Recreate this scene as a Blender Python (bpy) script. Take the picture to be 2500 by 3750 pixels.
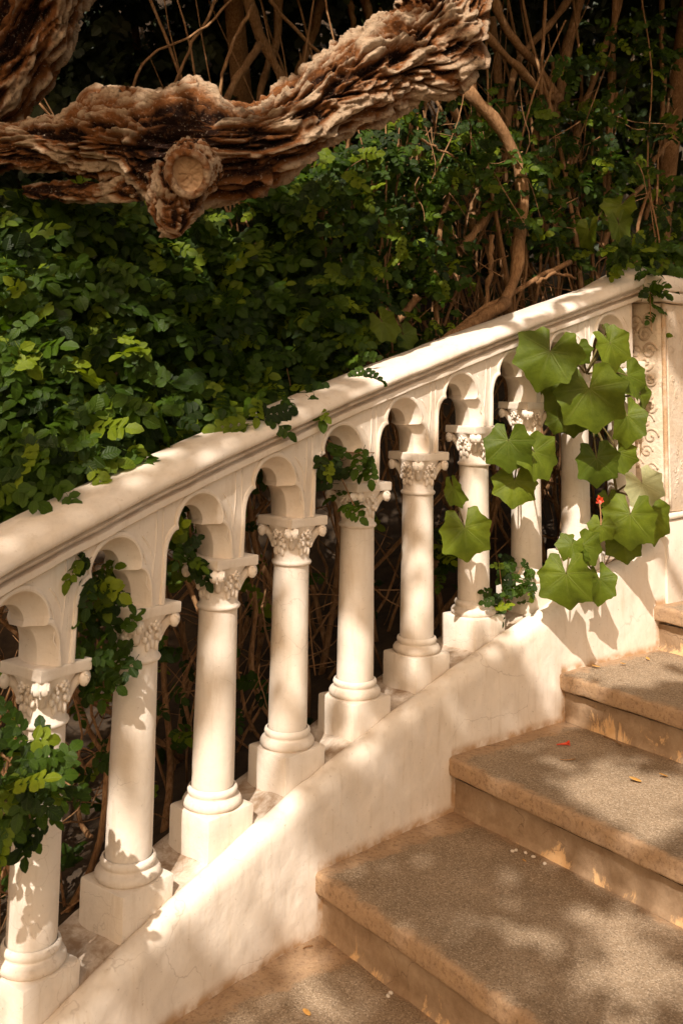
import bpy, math, random
import numpy as np
from mathutils import Matrix, Vector
random.seed(7); rng = np.random.default_rng(7)
sc = bpy.context.scene
for o in list(bpy.data.objects): bpy.data.objects.remove(o)
R = math.radians

# ------------------------------------------------------------------ camera
FPX, CY, PIT, ROLL, ZC = 3650.0, -930.0, .1227, .0196, 1.5358      # pixels of the 2500x3750 photograph
cam_d = bpy.data.cameras.new('camera'); cam = bpy.data.objects.new('camera', cam_d); sc.collection.objects.link(cam); sc.camera = cam
cam_d.sensor_fit = 'VERTICAL'; cam_d.sensor_height = 36; cam_d.lens = 36 * FPX / 3750; cam_d.shift_y = CY / 3750
cam_d.clip_start = .05; cam_d.clip_end = 500
r0 = Vector((1, 0, 0)); u0 = Vector((0, -math.sin(PIT), math.cos(PIT))); f0 = Vector((0, math.cos(PIT), math.sin(PIT)))
cr = r0 * math.cos(ROLL) + u0 * math.sin(ROLL); cu = -r0 * math.sin(ROLL) + u0 * math.cos(ROLL)
M = Matrix((cr, cu, -f0)).transposed().to_4x4(); M.translation = (0, 0, ZC); cam.matrix_world = M
cam_d.dof.use_dof = True; cam_d.dof.focus_distance = 3.3; cam_d.dof.aperture_fstop = 7.0

# ------------------------------------------------------------------ light
SUN_AZ, SUN_EL = R(15.5), R(47)             # the sun stands behind the camera, a little to its left
Lh = math.cos(SUN_EL); L = np.array([-math.sin(SUN_AZ) * Lh, -math.cos(SUN_AZ) * Lh, math.sin(SUN_EL)])
w = bpy.data.worlds.new('World'); sc.world = w; w.use_nodes = True
nt = w.node_tree; bg = nt.nodes['Background']
sky = nt.nodes.new('ShaderNodeTexSky'); sky.sky_type = 'NISHITA'; sky.sun_disc = False
sky.sun_elevation = SUN_EL; sky.sun_rotation = math.atan2(L[0], L[1]); sky.air_density = 1.0; sky.dust_density = 3.0; sky.ozone_density = 1.0
tn = nt.nodes.new('ShaderNodeMix'); tn.data_type = 'RGBA'; tn.blend_type = 'MULTIPLY'; tn.inputs['Factor'].default_value = 1
nt.links.new(sky.outputs[0], tn.inputs['A']); tn.inputs['B'].default_value = (1.0, .735, .475, 1)     # warm white balance of the photograph
nt.links.new(tn.outputs['Result'], bg.inputs['Color']); bg.inputs['Strength'].default_value = .15
sd = bpy.data.lights.new('sun', 'SUN'); sd.energy = 3.6; sd.angle = R(.55); sd.color = (1, .91, .80)
so = bpy.data.objects.new('sun', sd); sc.collection.objects.link(so)
so.rotation_euler = Vector(-L).to_track_quat('-Z', 'Y').to_euler(); so.location = Vector(L) * 20
sc.view_settings.view_transform = 'Standard'; sc.view_settings.look = 'None'; sc.view_settings.gamma = 1
sc.view_settings.exposure = 0.84
try: sc.view_settings.use_curve_mapping = False
except Exception: pass
sc.cycles.max_bounces = 4; sc.cycles.diffuse_bounces = 4; sc.cycles.glossy_bounces = 2; sc.cycles.transmission_bounces = 2; sc.cycles.use_adaptive_sampling = True; sc.cycles.adaptive_threshold = .02; sc.cycles.transparent_max_bounces = 4; sc.cycles.caustics_reflective = False; sc.cycles.caustics_refractive = False

# ------------------------------------------------------------------ helpers
col = sc.collection
def link(o, parent=None):
    col.objects.link(o)
    if parent is not None: o.parent = parent
    return o
def mesh_np(name, V, F, mats, parent=None, smooth=True, attrs=None, mi=None, uv=None):
    """V (n,3); F list of index arrays (m,k) or list of tuples; attrs {name: (n,)}"""
    me = bpy.data.meshes.new(name); V = np.asarray(V, dtype=np.float32)
    if isinstance(F, np.ndarray): F = [F]
    if F and not isinstance(F[0], np.ndarray):
        me.from_pydata(V.tolist(), [], F)
    else:
        me.vertices.add(len(V)); me.vertices.foreach_set('co', V.ravel())
        loops = np.concatenate([f.ravel() for f in F]).astype(np.int32)
        tot = np.concatenate([np.full(len(f), f.shape[1], np.int32) for f in F])
        st = np.concatenate([[0], np.cumsum(tot)[:-1]]).astype(np.int32)
        me.loops.add(len(loops)); me.loops.foreach_set('vertex_index', loops)
        me.polygons.add(len(tot)); me.polygons.foreach_set('loop_start', st); me.polygons.foreach_set('loop_total', tot)
        me.update(calc_edges=True)
    if not isinstance(mats, (list, tuple)): mats = [mats]
    for m in mats: me.materials.append(m)
    if mi is not None: me.polygons.foreach_set('material_index', np.asarray(mi, np.int32))
    me.polygons.foreach_set('use_smooth', np.full(len(me.polygons), smooth))
    for k, a in (attrs or {}).items():
        at_ = me.attributes.new(k, 'FLOAT', 'POINT'); at_.data.foreach_set('value', np.asarray(a, np.float32))
    if uv is not None:
        at_ = me.attributes.new('luv', 'FLOAT_VECTOR', 'POINT'); at_.data.foreach_set('vector', np.asarray(uv, np.float32).ravel())
    me.update()
    return link(bpy.data.objects.new(name, me), parent)
def empty(name, loc=(0, 0, 0), rz=0, parent=None):
    o = bpy.data.objects.new(name, None); o.empty_display_size = .1; o.location = loc; o.rotation_euler.z = rz
    return link(o, parent)
def tag(o, label=None, cat=None, group=None, kind=None):
    if label: o['label'] = label
    if cat: o['category'] = cat
    if group: o['group'] = group
    if kind: o['kind'] = kind
    return o
def grid_faces(nu, nv, cu_=False, cv=False):
    a = np.arange(nu if cu_ else nu - 1); b = np.arange(nv if cv else nv - 1)
    A, B = np.meshgrid(a, b, indexing='ij'); A2 = (A + 1) % nu; B2 = (B + 1) % nv
    return np.stack([A * nv + B, A2 * nv + B, A2 * nv + B2, A * nv + B2], -1).reshape(-1, 4)
def _h(ix, iy, iz, k=0):
    n = (ix.astype(np.int64) * 374761393 + iy.astype(np.int64) * 668265263 + iz.astype(np.int64) * 2147483647 + k * 1274126177) & 0x7fffffff
    n = ((n ^ (n >> 13)) * 1274126177) & 0x7fffffff
    return ((n ^ (n >> 16)) & 0xffffff) / float(0xffffff)
_RQ = np.linalg.qr(np.array([[.7, .4, -.59], [-.31, .88, .36], [.64, -.25, .72]]))[0]
def vnoise(P):
    P = np.asarray(P, float) @ _RQ; I = np.floor(P).astype(np.int64); f = P - I; f = f * f * (3 - 2 * f); o = 0
    for dx in (0, 1):
        for dy in (0, 1):
            for dz in (0, 1):
                o = o + _h(I[:, 0] + dx, I[:, 1] + dy, I[:, 2] + dz) * (f[:, 0] if dx else 1 - f[:, 0]) * (f[:, 1] if dy else 1 - f[:, 1]) * (f[:, 2] if dz else 1 - f[:, 2])
    return o * 2 - 1
def fbm(P, n=4, g=.5):
    P = np.asarray(P, float); a = 1; o = 0
    for k in range(n): o = o + a * vnoise(P * 2 ** k + 17.3 * k); a *= g
    return o
def worley(P):
    P = np.asarray(P, float) @ _RQ; I = np.floor(P).astype(np.int64); d1 = np.full(len(P), 9.); d2 = np.full(len(P), 9.); idv = np.zeros(len(P))
    for dx in (-1, 0, 1):
        for dy in (-1, 0, 1):
            for dz in (-1, 0, 1):
                J = I + [dx, dy, dz]
                Q = J + np.stack([_h(J[:, 0], J[:, 1], J[:, 2], k) for k in (1, 2, 3)], -1)
                d = np.sqrt(((Q - P) ** 2).sum(1)); m = d < d1
                d2 = np.where(m, d1, np.minimum(d2, d)); idv = np.where(m, _h(J[:, 0], J[:, 1], J[:, 2], 5), idv); d1 = np.where(m, d, d1)
    return d1, d2, idv
def ss(a, b, x): t = np.clip((x - a) / (b - a), 0, 1); return t * t * (3 - 2 * t)

# pixel (of the photograph shown 1568 wide) -> world
K = 2500 / 1568
def ray(x, y):
    X = x * K - 1250; V = y * K - 1875 - CY
    X, V = X * math.cos(ROLL) + V * math.sin(ROLL), -X * math.sin(ROLL) + V * math.cos(ROLL)
    return np.array([X / FPX, math.cos(PIT) + math.sin(PIT) * V / FPX, math.sin(PIT) - math.cos(PIT) * V / FPX])
def at(x, y, Y): d = ray(x, y); return d * (Y / d[1]) + [0, 0, ZC]
def at_z(x, y, z): d = ray(x, y); return d * ((z - ZC) / d[2]) + [0, 0, ZC]

# the curve of the balustrade
SP, DZ, H = .2842, .085, .6435
_s = np.linspace(-6, 16, 4401)
def theta(s):
    s = np.clip(s, -4, 12); return .6035 + .0605 * s - .0024 * s * s
_th = theta(_s); _ds = _s[1] - _s[0]
_x = np.concatenate([[0], np.cumsum(SP * np.sin((_th[1:] + _th[:-1]) / 2) * _ds)]); _y = np.concatenate([[0], np.cumsum(SP * np.cos((_th[1:] + _th[:-1]) / 2) * _ds)])
_x += -.6729 - np.interp(0, _s, _x); _y += 2.4376 - np.interp(0, _s, _y)
def zr(s): return .2314 + DZ * np.asarray(s, float)
def fr(s, n, h):
    s, n, h = np.broadcast_arrays(np.asarray(s, float), np.asarray(n, float), np.asarray(h, float)); t = theta(s)
    return np.stack([np.interp(s, _s, _x) + n * np.cos(t), np.interp(s, _s, _y) - n * np.sin(t), zr(s) + h], -1)
def fra(s, n, z): p = fr(s, n, 0); p[..., 2] = z; return p
_cache = {}
def at_n(x, y, n):
    """point of the pixel ray on the curtain standing n beside the balustrade axis"""
    k = round(n, 3)
    if k not in _cache:
        q = fr(_s, k, 0); _cache[k] = (q[:, 0] / np.maximum(q[:, 1], .05), q[:, 1])
    t, yy = _cache[k]; d = ray(x, y); Y = np.interp(d[0] / d[1], t, yy)
    return d * (Y / d[1]) + [0, 0, ZC]

# ------------------------------------------------------------------ materials
def mat(name):
    m = bpy.data.materials.new(name); m.use_nodes = True; return m, m.node_tree.nodes, m.node_tree.links, m.node_tree.nodes['Principled BSDF']
def N(ns, t, **kw):
    n = ns.new(t)
    for k, v in kw.items():
        if k in n.inputs: n.inputs[k].default_value = v
        else: setattr(n, k, v)
    return n
def mixc(ns, ls, fac, a, b, mode='MIX'):
    n = ns.new('ShaderNodeMix'); n.data_type = 'RGBA'; n.blend_type = mode
    for sock, v in (('Factor', fac), ('A', a), ('B', b)):
        if hasattr(v, 'links') or hasattr(v, 'is_linked'): ls.new(v, n.inputs[sock])
        else: n.inputs[sock].default_value = v if sock == 'Factor' else (*v, 1) if len(v) == 3 else v
    return n.outputs['Result']
def ramp(ns, ls, src, lo, hi, a=0., b=1.):
    n = N(ns, 'ShaderNodeMapRange'); ls.new(src, n.inputs['Value'])
    n.inputs['From Min'].default_value = lo; n.inputs['From Max'].default_value = hi; n.inputs['To Min'].default_value = a; n.inputs['To Max'].default_value = b
    return n.outputs['Result']
def math_(ns, ls, op, a, b=0.):
    n = N(ns, 'ShaderNodeMath', operation=op)
    for i, v in enumerate((a, b)):
        if hasattr(v, 'is_linked'): ls.new(v, n.inputs[i])
        else: n.inputs[i].default_value = v
    return n.outputs[0]
def noise(ns, ls, vec, scale, detail=4, rough=.55, dist=0.):
    n = N(ns, 'ShaderNodeTexNoise'); n.inputs['Scale'].default_value = scale; n.inputs['Detail'].default_value = detail
    n.inputs['Roughness'].default_value = rough; n.inputs['Distortion'].default_value = dist
    if vec is not None: ls.new(vec, n.inputs['Vector'])
    return n.outputs['Fac']
def coords(ns, ls, scale=None, kind='Object'):
    c = N(ns, 'ShaderNodeTexCoord').outputs[kind]
    if scale:
        mp = N(ns, 'ShaderNodeMapping'); mp.inputs['Scale'].default_value = scale; ls.new(c, mp.inputs['Vector']); return mp.outputs[0]
    return c
def pos(ns): return N(ns, 'ShaderNodeNewGeometry').outputs['Position']
def bump(ns, ls, h, strength=.3, dist=.01, nrm=None):
    b = N(ns, 'ShaderNodeBump'); b.inputs['Strength'].default_value = strength; b.inputs['Distance'].default_value = dist; ls.new(h, b.inputs['Height'])
    if nrm is not None: ls.new(nrm, b.inputs['Normal'])
    return b.outputs[0]
def attr(ns, name): return N(ns, 'ShaderNodeAttribute', attribute_name=name).outputs['Fac']
def cracks(ns, ls, p, scale, width, mask_scale, lo, hi):
    d = N(ns, 'ShaderNodeTexNoise'); d.inputs['Scale'].default_value = scale * 2.2; d.inputs['Detail'].default_value = 4; ls.new(p, d.inputs['Vector'])
    add = N(ns, 'ShaderNodeVectorMath', operation='MULTIPLY_ADD'); ls.new(d.outputs['Color'], add.inputs[0]); add.inputs[1].default_value = (.25 / scale * 2,) * 3; ls.new(p, add.inputs[2])
    v = N(ns, 'ShaderNodeTexVoronoi', feature='DISTANCE_TO_EDGE'); v.inputs['Scale'].default_value = scale; ls.new(add.outputs[0], v.inputs['Vector'])
    line = ramp(ns, ls, v.outputs['Distance'], width * .3, width, 1, 0)
    return math_(ns, ls, 'MULTIPLY', line, ramp(ns, ls, noise(ns, ls, p, mask_scale, 2), lo, hi))

def plaster_mat(name, base, warm, crack=1.0, pits=1.0, rough_bump=.35, crack_scale=5.):
    m, ns, ls, b = mat(name); p = pos(ns)
    c = mixc(ns, ls, ramp(ns, ls, noise(ns, ls, p, 4.5, 5, .6), .35, .75), base, warm)
    c = mixc(ns, ls, ramp(ns, ls, noise(ns, ls, p, 28, 6, .7), .5, .8, 0, .35), c, tuple(x * .82 for x in warm))
    c = mixc(ns, ls, math_(ns, ls, 'MULTIPLY', ramp(ns, ls, noise(ns, ls, p, 95, 3, .6), .66, .74), .45 * pits), c, (.30, .20, .12))
    ck = cracks(ns, ls, p, crack_scale, .007, 2.4, .52, .60); ck = math_(ns, ls, 'MULTIPLY', ck, crack)
    c = mixc(ns, ls, math_(ns, ls, 'MULTIPLY', ck, .75), c, (.22, .13, .07))
    mp_ = N(ns, 'ShaderNodeMapping'); mp_.inputs['Scale'].default_value = (1, 1, .12); ls.new(p, mp_.inputs['Vector'])
    c = mixc(ns, ls, ramp(ns, ls, noise(ns, ls, mp_.outputs[0], 42, 4, .6), .54, .78, 0, .42), c, (.52, .40, .27))
    stain = noise(ns, ls, p, 11, 5, .7, .4)
    dirt = math_(ns, ls, 'MULTIPLY', attr(ns, 'dirt'), ramp(ns, ls, stain, .30, .62))
    c = mixc(ns, ls, math_(ns, ls, 'MINIMUM', dirt, .92), c, (.27, .17, .095))
    och = math_(ns, ls, 'MULTIPLY', attr(ns, 'ochre'), ramp(ns, ls, noise(ns, ls, p, 17, 5, .65), .3, .58))
    c = mixc(ns, ls, math_(ns, ls, 'MINIMUM', och, .95), c, (.44, .27, .14))
    ls.new(c, b.inputs['Base Color']); b.inputs['Roughness'].default_value = .8; b.inputs['Specular IOR Level'].default_value = .25
    h = math_(ns, ls, 'ADD', math_(ns, ls, 'MULTIPLY', noise(ns, ls, p, 55, 6, .62), .8), math_(ns, ls, 'MULTIPLY', noise(ns, ls, p, 9, 3), .4))
    h = math_(ns, ls, 'SUBTRACT', h, math_(ns, ls, 'MULTIPLY', ck, .5))
    ls.new(bump(ns, ls, h, rough_bump, .012), b.inputs['Normal']); return m
M_STONE = plaster_mat('painted_cast_stone', (.80, .72, .63), (.72, .615, .495), .30, .7, .20, 7.)
M_WALL = plaster_mat('limewashed_plaster', (.79, .71, .62), (.73, .63, .515), .34, 1.0, .18, 4.)
M_PIER = plaster_mat('weathered_pier_plaster', (.76, .67, .56), (.66, .52, .36), .7, 1.0, .5, 6.)

def tread_mat():
    m, ns, ls, b = mat('worn_granular_concrete'); p = pos(ns); oc = coords(ns, ls)
    sep = N(ns, 'ShaderNodeSeparateXYZ'); ls.new(oc, sep.inputs[0])
    g = noise(ns, ls, p, 300, 3, .8); big = noise(ns, ls, p, 5, 5, .65)
    c = mixc(ns, ls, ramp(ns, ls, big, .3, .72), (.215, .155, .098), (.34, .252, .168))
    v = N(ns, 'ShaderNodeTexVoronoi'); v.inputs['Scale'].default_value = 300; ls.new(p, v.inputs['Vector'])
    sv = N(ns, 'ShaderNodeSeparateColor'); ls.new(v.outputs['Color'], sv.inputs[0])
    c = mixc(ns, ls, ramp(ns, ls, sv.outputs[0], .62, .95, 0, .55), c, (.52, .42, .31))
    c = mixc(ns, ls, ramp(ns, ls, sv.outputs[1], .66, .95, 0, .6), c, (.10, .068, .042))
    wob = math_(ns, ls, 'MULTIPLY', math_(ns, ls, 'SUBTRACT', noise(ns, ls, p, 14, 5, .65), .5), .12)
    # painted beige margins: along the wall (x small), the back (y large) and the nose (y ~ 0)
    ex = math_(ns, ls, 'ADD', sep.outputs[0], wob); ey = math_(ns, ls, 'ADD', sep.outputs[1], wob)
    mg = ramp(ns, ls, ex, .035, .055, 1, 0)
    mg = math_(ns, ls, 'MAXIMUM', mg, ramp(ns, ls, ey, .570, .60, 0, 1))
    mg = math_(ns, ls, 'MAXIMUM', mg, ramp(ns, ls, ey, .008, .03, 1, 0))
    mg = math_(ns, ls, 'MAXIMUM', mg, ramp(ns, ls, sep.outputs[2], -.012, -.004, 1, 0))
    pc = mixc(ns, ls, ramp(ns, ls, noise(ns, ls, p, 22, 5, .7), .35, .68), (.43, .285, .165), (.34, .225, .14))
    pc = mixc(ns, ls, ramp(ns, ls, noise(ns, ls, p, 75, 5, .75), .50, .66, 0, .8), pc, (.19, .115, .065))
    c = mixc(ns, ls, math_(ns, ls, 'MULTIPLY', mg, .85), c, pc)
    ck = cracks(ns, ls, p, 7, .008, 3, .56, .64)
    c = mixc(ns, ls, math_(ns, ls, 'MULTIPLY', math_(ns, ls, 'MULTIPLY', ck, mg), .8), c, (.07, .04, .02))
    ls.new(c, b.inputs['Base Color']); b.inputs['Roughness'].default_value = .9; b.inputs['Specular IOR Level'].default_value = .2
    h = math_(ns, ls, 'ADD', math_(ns, ls, 'MULTIPLY', sv.outputs[2], .35), math_(ns, ls, 'MULTIPLY', noise(ns, ls, p, 60, 5, .7), .9))
    h = math_(ns, ls, 'SUBTRACT', h, math_(ns, ls, 'MULTIPLY', ck, mg))
    ls.new(bump(ns, ls, h, .45, .008), b.inputs['Normal']); return m
def riser_mat():
    m, ns, ls, b = mat('flaking_ochre_riser'); p = pos(ns)
    mp = N(ns, 'ShaderNodeMapping'); mp.inputs['Scale'].default_value = (1, 1, .55); ls.new(p, mp.inputs['Vector']); q = mp.outputs[0]
    grey = mixc(ns, ls, ramp(ns, ls, noise(ns, ls, p, 9, 6, .7), .3, .7), (.20, .125, .07), (.38, .275, .18))
    och = mixc(ns, ls, ramp(ns, ls, noise(ns, ls, p, 30, 4), .3, .7), (.56, .34, .16), (.62, .42, .23))
    sep = N(ns, 'ShaderNodeSeparateXYZ'); ls.new(coords(ns, ls), sep.inputs[0])
    low = ramp(ns, ls, sep.outputs[2], .0, .10, .07, -.08)
    c = mixc(ns, ls, ramp(ns, ls, math_(ns, ls, 'ADD', noise(ns, ls, q, 6.5, 8, .74, .8), low), .565, .605), grey, och)
    ck = cracks(ns, ls, p, 8, .008, 3, .54, .62)
    c = mixc(ns, ls, math_(ns, ls, 'MULTIPLY', ck, .7), c, (.09, .05, .03))
    ls.new(c, b.inputs['Base Color']); b.inputs['Roughness'].default_value = .88; b.inputs['Specular IOR Level'].default_value = .2
    h = math_(ns, ls, 'SUBTRACT', noise(ns, ls, q, 26, 7, .7), math_(ns, ls, 'MULTIPLY', ck, .5))
    ls.new(bump(ns, ls, h, .5, .012), b.inputs['Normal']); return m
M_TREAD, M_RISER = tread_mat(), riser_mat()

def leaf_mat(name, c1, c2, c3, rough=.42, trans=.35, vein=.25, spec=.5):
    m, ns, ls, b = mat(name)
    t = math_(ns, ls, 'FRACT', math_(ns, ls, 'ADD', attr(ns, 'tint'), N(ns, 'ShaderNodeObjectInfo').outputs['Random']))
    c = mixc(ns, ls, ramp(ns, ls, t, 0, .62), c1, c2)
    c = mixc(ns, ls, ramp(ns, ls, t, .74, 1.), c, c3)
    c = mixc(ns, ls, ramp(ns, ls, noise(ns, ls, pos(ns), 40, 4), .45, .8, 0, .35), c, tuple(x * .6 for x in c1))
    uvn = N(ns, 'ShaderNodeAttribute', attribute_name='luv').outputs['Vector']; sp = N(ns, 'ShaderNodeSeparateXYZ'); ls.new(uvn, sp.inputs[0])
    ax = math_(ns, ls, 'ABSOLUTE', sp.outputs[0]); mid = ramp(ns, ls, ax, .0, .07, 1, 0)
    ph = math_(ns, ls, 'SUBTRACT', math_(ns, ls, 'MULTIPLY', sp.outputs[1], 6.5), math_(ns, ls, 'MULTIPLY', ax, 3.2))
    sv = math_(ns, ls, 'ABSOLUTE', math_(ns, ls, 'SUBTRACT', math_(ns, ls, 'FRACT', ph), .5))
    vv = math_(ns, ls, 'MAXIMUM', mid, ramp(ns, ls, sv, 0, .10, 1, 0))
    c = mixc(ns, ls, math_(ns, ls, 'MULTIPLY', vv, vein), c, tuple(min(1, x * 1.9 + .02) for x in c2))
    ls.new(c, b.inputs['Base Color']); b.inputs['Roughness'].default_value = rough; b.inputs['Specular IOR Level'].default_value = spec
    ls.new(bump(ns, ls, math_(ns, ls, 'SUBTRACT', sv, mid), .35, .004), b.inputs['Normal'])
    tr = N(ns, 'ShaderNodeBsdfTranslucent'); ls.new(mixc(ns, ls, 1., c, (1.5, 1.5, .5), 'MULTIPLY'), tr.inputs['Color'])
    mx = N(ns, 'ShaderNodeMixShader'); mx.inputs[0].default_value = trans; ls.new(b.outputs[0], mx.inputs[1]); ls.new(tr.outputs[0], mx.inputs[2])
    ls.new(mx.outputs[0], ns['Material Output'].inputs['Surface']); return m
M_LEAF = leaf_mat('toothed_leaflet', (.010, .024, .002), (.050, .098, .005), (.21, .27, .014), .5, .44, .14, .26)
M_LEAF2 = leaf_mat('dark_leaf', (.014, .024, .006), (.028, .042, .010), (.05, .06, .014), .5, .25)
M_CANOPY = leaf_mat('crown_leaf', (.04, .07, .012), (.07, .10, .018), (.09, .11, .02), .5, .2)
def broad_mat(name, c1, c2):
    m, ns, ls, b = mat(name); p = pos(ns)
    t = N(ns, 'ShaderNodeObjectInfo').outputs['Random']
    c = mixc(ns, ls, t, c1, c2)
    c = mixc(ns, ls, ramp(ns, ls, noise(ns, ls, p, 13, 5, .6), .36, .70, 0, .7), c, tuple(x * .55 for x in c1))
    vn = attr(ns, 'vein'); c = mixc(ns, ls, math_(ns, ls, 'MULTIPLY', vn, .22), c, (.24, .25, .085))
    spn = ramp(ns, ls, noise(ns, ls, p, 130, 2), .74, .78, 0, .5); c = mixc(ns, ls, spn, c, (.32, .28, .12))
    ls.new(c, b.inputs['Base Color']); b.inputs['Roughness'].default_value = .55; b.inputs['Specular IOR Level'].default_value = .22
    h = math_(ns, ls, 'SUBTRACT', noise(ns, ls, p, 55, 4), math_(ns, ls, 'MULTIPLY', vn, .7)); ls.new(bump(ns, ls, h, .4, .006), b.inputs['Normal'])
    tr = N(ns, 'ShaderNodeBsdfTranslucent'); ls.new(mixc(ns, ls, 1., c, (1.4, 1.4, .5), 'MULTIPLY'), tr.inputs['Color'])
    mx = N(ns, 'ShaderNodeMixShader'); mx.inputs[0].default_value = .22; ls.new(b.outputs[0], mx.inputs[1]); ls.new(tr.outputs[0], mx.inputs[2])
    ls.new(mx.outputs[0], ns['Material Output'].inputs['Surface']); return m
M_BROAD = broad_mat('broad_leaf', (.076, .112, .008), (.140, .178, .012))
M_BROADPALE = broad_mat('pale_leaf_underside', (.34, .35, .17), (.40, .40, .22))
def stem_mat(name, a, b_):
    m, ns, ls, b = mat(name); p = pos(ns)
    mp = N(ns, 'ShaderNodeMapping'); mp.inputs['Scale'].default_value = (1, 1, .22); ls.new(p, mp.inputs['Vector'])
    n1 = noise(ns, ls, mp.outputs[0], 120, 4, .7); c = mixc(ns, ls, ramp(ns, ls, n1, .35, .65), a, b_)
    c = mixc(ns, ls, ramp(ns, ls, noise(ns, ls, p, 7, 3), .4, .7, 0, .6), c, tuple(x * .5 for x in a))
    ls.new(c, b.inputs['Base Color']); b.inputs['Roughness'].default_value = .85; b.inputs['Specular IOR Level'].default_value = .2
    ls.new(bump(ns, ls, n1, .8, .006), b.inputs['Normal']); return m
M_STEM = stem_mat('woody_stem', (.20, .095, .038), (.42, .24, .115))
M_GREENSTEM = stem_mat('green_stem', (.13, .10, .03), (.20, .16, .06))
def bark_mat():
    m, ns, ls, b = mat('corky_bark'); p = pos(ns); h = attr(ns, 'height')
    c = mixc(ns, ls, ramp(ns, ls, h, .10, .42), (.022, .008, .004), (.27, .105, .034))
    c = mixc(ns, ls, ramp(ns, ls, math_(ns, ls, 'ADD', h, ramp(ns, ls, noise(ns, ls, p, 8, 4, .65), .3, .7, -.22, .22)), .48, .86), c, (.58, .42, .28))
    c = mixc(ns, ls, ramp(ns, ls, noise(ns, ls, p, 48, 4, .75), .52, .68, 0, .75), c, (.15, .06, .022))
    c = mixc(ns, ls, ramp(ns, ls, noise(ns, ls, p, 95, 3, .7), .60, .72, 0, .7), c, (.60, .48, .36))
    ls.new(c, b.inputs['Base Color']); b.inputs['Roughness'].default_value = .9; b.inputs['Specular IOR Level'].default_value = .15
    hh = math_(ns, ls, 'ADD', noise(ns, ls, p, 45, 7, .72), math_(ns, ls, 'MULTIPLY', noise(ns, ls, p, 160, 4, .7), .4))
    ls.new(bump(ns, ls, hh, 1.0, .022), b.inputs['Normal']); return m
M_BARK = bark_mat()
def simple(name, a, b_, scale=20, rough=.7, bs=.3):
    m, ns, ls, b = mat(name); p = pos(ns); n1 = noise(ns, ls, p, scale, 5, .65)
    ls.new(mixc(ns, ls, ramp(ns, ls, n1, .3, .7), a, b_), b.inputs['Base Color']); b.inputs['Roughness'].default_value = rough
    ls.new(bump(ns, ls, n1, bs, .01), b.inputs['Normal']); return m
M_SOIL = simple('leaf_littered_soil', (.025, .016, .009), (.075, .045, .022), 14, .95, .8)
M_GROUND = simple('dark_earth', (.018, .014, .008), (.05, .035, .018), 6, .95, .6)
M_CUT = simple('sawn_wood', (.26, .13, .055), (.50, .33, .185), 34, .85, .6)
M_RED = simple('red_petal', (.50, .035, .012), (.62, .07, .02), 60, .5, .2)
M_DRY = simple('dry_leaf', (.52, .24, .05), (.62, .36, .10), 50, .6, .3)
M_PEB = simple('pale_chip', (.55, .48, .40), (.70, .62, .53), 40, .8, .3)

# ------------------------------------------------------------------ setting: ground, bank
V = []; n_ = 61; xs = np.linspace(-45, 45, n_); X, Yg = np.meshgrid(xs, xs, indexing='ij')
gz = -.52 + 9 * ss(7.5, 12, Yg.ravel() + .35 * X.ravel()) + .03 * fbm(np.stack([X.ravel(), Yg.ravel(), 0 * X.ravel()], -1) * .3, 3)
tag(mesh_np('ground', np.stack([X.ravel(), Yg.ravel(), gz], -1), grid_faces(n_, n_), M_GROUND), kind='structure')
su = np.linspace(-5.9, 15.9, 110); nv_ = np.concatenate([[-.11], np.linspace(-.2, -6, 60)])
S_, N_ = np.meshgrid(su, nv_, indexing='ij'); Pb = fr(S_.ravel(), N_.ravel(), 0)
Pb[:, 2] = np.clip(zr(S_.ravel()), -.2, 1.3) - .30 + 7.5 * ss(1.5, 5.8, -N_.ravel()) + .05 * fbm(Pb * 2.5, 3)
tag(mesh_np('earth_bank', Pb, grid_faces(len(su), len(nv_)), M_SOIL), kind='structure')

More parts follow.
